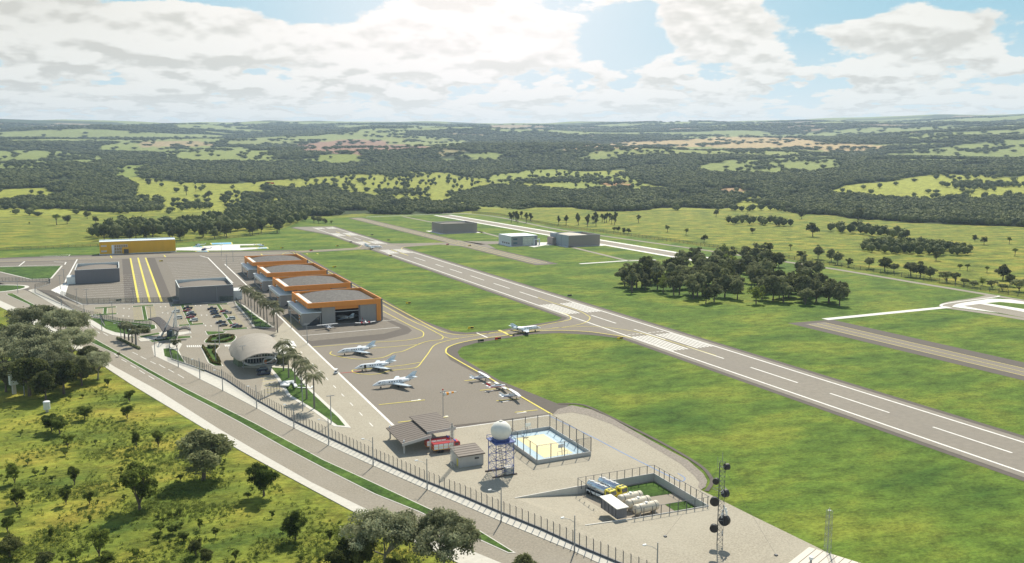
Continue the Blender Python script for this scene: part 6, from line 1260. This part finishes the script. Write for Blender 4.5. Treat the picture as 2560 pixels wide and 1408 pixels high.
# palms
def make_palm(seed, H, crown_r, nfr):
    r = np.random.RandomState(seed); b = MB()
    for i in range(8): z0, z1 = H*i/8, H*(i+1)/8; b.tube((0,0,z0),(0,0,z1),.30-.012*i+.05*math.sin(i*1.3),.29-.012*i,9)
    tr = b.build('trunk', mat('palm_trunk', (.20,.185,.165), .9, var=.15, scale=3, stretch=(1,1,3))); m1 = tr.data; bpy.data.objects.remove(tr)
    C, Ua, Va = [], [], []
    for f in range(nfr):
        az = f*2.399+r.rand()*.4; up = r.uniform(-.15,1.15); L = crown_r*r.uniform(.85,1.1); p = np.array([0,0,H+.2]); d = np.array([math.cos(az)*math.cos(up), math.sin(az)*math.cos(up), math.sin(up)]); n = 17
        for k in range(n):
            st = L/n; p = p+d*st; d = unit(d+np.array([0,0,-.085-.007*k])); side = unit(np.cross(d, [0,0,1])); w = 1.0*math.sin(math.pi*(.12+.86*k/n))**.7+.12
            for s in (-1, 1):
                for jj in range(2):
                    lf = unit(side*s*.8+d*.5+np.array([0,0,-.35-.3*r.rand()])); hw = w*r.uniform(.42,.58); C.append(p+lf*hw+d*st*.5*jj); Ua.append(lf*hw); Va.append(unit(np.cross(lf, [0,0,1])+r.randn(3)*.2)*.085)
    me = quads_mesh('crown', np.array(C), np.array(Ua), np.array(Va), LM['palm'])
    return me, m1
LM['palm'] = leafmat('palm_leaf', (0.085,0.10,0.045), (0.34,0.34,0.20), .15, .25)
PM = [make_palm(s, 10.6, 4.5, 30) for s in (1,2,3)]; PS = [make_palm(s, 5.8, 2.6, 22) for s in (4,5)]
def palm(P, x, y, l, group, sc=1.0, zs=1.0):
    X, Y_ = U(x, y); c, tr = rnd.choice(P); t = thing('palm_tree', l, 'palm', (X, Y_, .22), rnd.uniform(0, 6.28), group); t.scale = (sc, sc, sc*zs)
    for n, me in (('crown', c), ('trunk', tr)): o = bpy.data.objects.new(n, me); COL.objects.link(o); o.parent = t
for i, (x, y) in enumerate([(613,762),(621,767),(628,771),(637,779),(644,784),(651,791),(660,801),(668,811),(685,812),(694,832)]):
    palm(PM, x, y, 'royal palm in the upper row beside the hangars, number %s from the far end' % ['one','two','three','four','five','six','seven','eight','nine','ten'][i], 'upper row of royal palms', .92+.01*i)
for x, y, l in ((709,928,'royal palm nearest the terminal in the lower row'),(722,946,'second royal palm from the terminal in the lower row'),(738,966,'royal palm rising behind the white sculpture'),(754,980,'royal palm right of the sculpture'),(767,999,'royal palm between the sculpture and the last one'),(786,1022,'nearest and tallest royal palm at the tip of the lawn')): palm(PM, x, y, l, 'lower row of royal palms', 1.05)
for x, y, l in ((312,848,'small palm farthest left in the gate strip'),(322,852,'second small palm from the left in the gate strip'),(331,857,'third small palm from the left in the gate strip'),(340,866,'small palm nearest the gate in its strip')): palm(PS, x, y, l, 'small palms before the gate', 1.25)

# ------------------------------------------------------------------ far woods and scattered far trees, one mesh of many crowns each
def ico():
    import bmesh
    bm = bmesh.new(); bmesh.ops.create_icosphere(bm, subdivisions=1, radius=1.0); v0 = np.array([q.co[:] for q in bm.verts]); f0 = np.array([[q.index for q in f.verts] for f in bm.faces]); bm.free()
    bm = bmesh.new(); bmesh.ops.create_icosphere(bm, subdivisions=2, radius=1.0); v1 = np.array([q.co[:] for q in bm.verts]); f1 = np.array([[q.index for q in f.verts] for f in bm.faces]); bm.free()
    return (v0, f0), (v1, f1)
ICO0, ICO1 = ico()
def shard_proto(seed, n, sc):
    """a crown as loose leafy shards round a rough core"""
    r = np.random.RandomState(seed); v, f = ICO0; core = v*(0.66+.2*r.rand(len(v), 1))
    d = unit(r.randn(n, 3)); d[:, 2] = np.abs(d[:, 2])*1.0-.25; P = d*(.72+.34*r.rand(n, 1)); nn = unit(d+r.randn(n, 3)*.5); u = unit(np.cross(nn, r.randn(n, 3))); w = np.cross(nn, u); s = sc*(.6+.7*r.rand(n, 1))
    q = np.stack([P-u*s, P+w*s, P+u*s], 1).reshape(-1, 3); return np.concatenate([core, q]), np.concatenate([f, len(core)+np.arange(3*n).reshape(-1, 3)])
def wood(name, label, pts, near_n, m, seed):
    """pts: X, Y, Z, radius, height"""
    r = np.random.RandomState(seed); pr = [shard_proto(seed*10+i, near_n, .22 if near_n > 40 else .34) for i in range(5)]; pts = np.array(pts); which = r.randint(0, 5, len(pts)); V, F = [], []; off = 0
    for i in range(5):
        p = pts[which == i]
        if not len(p): continue
        v, f = pr[i]; a = r.rand(len(p))*6.28; c, s = np.cos(a)[:, None], np.sin(a)[:, None]
        x = (v[None, :, 0]*c - v[None, :, 1]*s)*p[:, 3:4] + p[:, 0:1]; y = (v[None, :, 0]*s + v[None, :, 1]*c)*p[:, 3:4] + p[:, 1:2]; z = v[None, :, 2]*p[:, 4:5]*.5 + p[:, 2:3] + p[:, 4:5]*.52
        V.append(np.stack([x, y, z], -1).reshape(-1, 3)); F.append((f[None]+(off+np.arange(len(p))*len(v))[:, None, None]).reshape(-1, 3)); off += len(p)*len(v)
    V = np.concatenate(V).astype(np.float32); F = np.concatenate(F).astype(np.int32)
    me = bpy.data.meshes.new(name); me.vertices.add(len(V)); me.vertices.foreach_set('co', V.reshape(-1)); me.loops.add(F.size); me.loops.foreach_set('vertex_index', F.reshape(-1)); me.polygons.add(len(F)); me.polygons.foreach_set('loop_start', np.arange(0, F.size, 3, dtype=np.int32)); me.update(calc_edges=True)
    me.materials.append(m); o = bpy.data.objects.new(name, me); COL.objects.link(o); tag(o, label, 'woodland', kind='stuff'); return len(F)
def farleaf(name, c1, c2):
    m = leafmat(name, c1, c2, 0, .12); m.node_tree.nodes['Noise Texture'].inputs['Scale'].default_value = 0.045; return m
def scatter():
    r = np.random.RandomState(5); out = {1: [], 2: [], 3: []}; rad = 1150.0
    while rad < 9300:
        s = max(8.5, rad/235.0); step = s*(1.25 if rad < 2600 else 1.5); n = int(R(82)*rad/(s*.86)); a = R(-41)+R(82)*(np.arange(n)+r.rand(n))/n; rr_ = rad+step*(r.rand(n)-.5)*1.2
        lat = rr_*np.sin(a); dep = rr_*np.cos(a); X = lat*_cy+dep*_sy; Y_ = -lat*_sy+dep*_cy; Z = hgt(X, Y_); use, _ = landuse(X, Y_, Z)
        k = r.rand(n); dens = vnoise(X/140+3, Y_/140+8)
        gap = vnoise(X/55, Y_/55) > .80
        w = (use == 1) & ~gap; sc = (use == 2) & (k < .75); lone_ = (use == 0) & (rad > 1480) & (k < np.where(dens > .60, .12, .018)) & (rad < 6500)
        cl = (use == 0) & (rad > 1480) & (dens > .80) & (k < .5)
        for kk, msk in ((1, w), (2, sc), (3, lone_ | cl)):
            i = np.where(msk)[0]
            if len(i):
                ss = s*(.62+.5*r.rand(len(i)))*(.75 if kk == 2 else 1); h = (8+6*r.rand(len(i)))*(.5 if kk == 2 else 1)*np.clip(rad/4500, 1, 1.4)
                out[kk].append(np.stack([X[i], Y_[i], Z[i]-1.0, ss, h], -1))
        rad += step
    return {k: np.concatenate(v) for k, v in out.items()}
sct = scatter(); wd = sct[1]; rr_ = np.hypot(wd[:, 0], wd[:, 1]); wleaf = farleaf('woodland_leaf', (0.034,0.054,0.014), (0.175,0.195,0.062))
cnt = [wood('woodland', 'dark woods just beyond the airfield and its pastures', wd[rr_ < 2300], 60, wleaf, 1),
       wood('woodland', 'wooded hill and valleys in the middle distance', wd[(rr_ >= 2300) & (rr_ < 4200)], 26, wleaf, 2),
       wood('woodland', 'bluish woods stretching to the horizon', wd[rr_ >= 4200], 10, wleaf, 3),
       wood('scrub', 'lighter green plantation scrub in the middle distance', sct[2], 30, farleaf('scrub_leaf', (0.06,0.085,0.02), (0.17,0.19,0.06)), 4),
       wood('scattered_trees', 'many small trees scattered over the far pastures', np.concatenate([sct[3], np.array(EXTRA)]), 46, wleaf, 5)]
print('woods', len(wd), len(sct[2]), len(sct[3]), cnt, 'trees', TN[0])
LM['tuft'] = leafmat('weed_leaf', (0.10,0.14,0.03), (0.28,0.33,0.08), 0, .4)
# low tufts of the meadow below the road
r = np.random.RandomState(9); n = 26000; xx = r.rand(n)*1150; yy = 940+r.rand(n)*520; ok = vin(xx, yy, [(-10,1000),(60,1005),(250,955),(330,1005),(560,1140),(830,1285),(1040,1390),(1100,1460),(-10,1460)]); Q = np.array([U(a_, b_) for a_, b_ in zip(xx[ok], yy[ok])])
cl = vnoise(Q[:, 0]/9, Q[:, 1]/9); Q = Q[r.rand(len(Q)) < np.clip(cl*1.6-.5, .06, 1)]; rep = 14; C = np.repeat(Q, rep, 0); C = np.concatenate([C+r.randn(len(C), 2)*.22, (.08+.5*r.rand(len(C), 1)**2)], 1)
nn = unit(r.randn(len(C), 3)); u = unit(np.cross(nn, r.randn(len(C), 3))); w = np.cross(nn, u)
me = quads_mesh('undergrowth', C, u*.15, w*.15, LM['tuft']); o = bpy.data.objects.new('undergrowth', me); COL.objects.link(o); tag(o, 'tufts of taller weeds over the rough meadow', 'undergrowth', kind='stuff')

# ------------------------------------------------------------------ air
def haze(dens, col):
    m = bpy.data.materials.new('haze'); nt, N, L, bs = _nt(m); nt.nodes.remove(bs); v = N('ShaderNodeVolumePrincipled'); v.inputs['Color'].default_value = (*col, 1); v.inputs['Density'].default_value = dens; v.inputs['Anisotropy'].default_value = 0.3
    L(v.outputs[0], nt.nodes['Material Output'].inputs['Volume']); o = MB().box(-13000, 16000, -1500, 15500, -60, 700).build('haze', m); tag(o, kind='stuff')
haze(6.5e-5, (0.60, 0.78, 1.0))
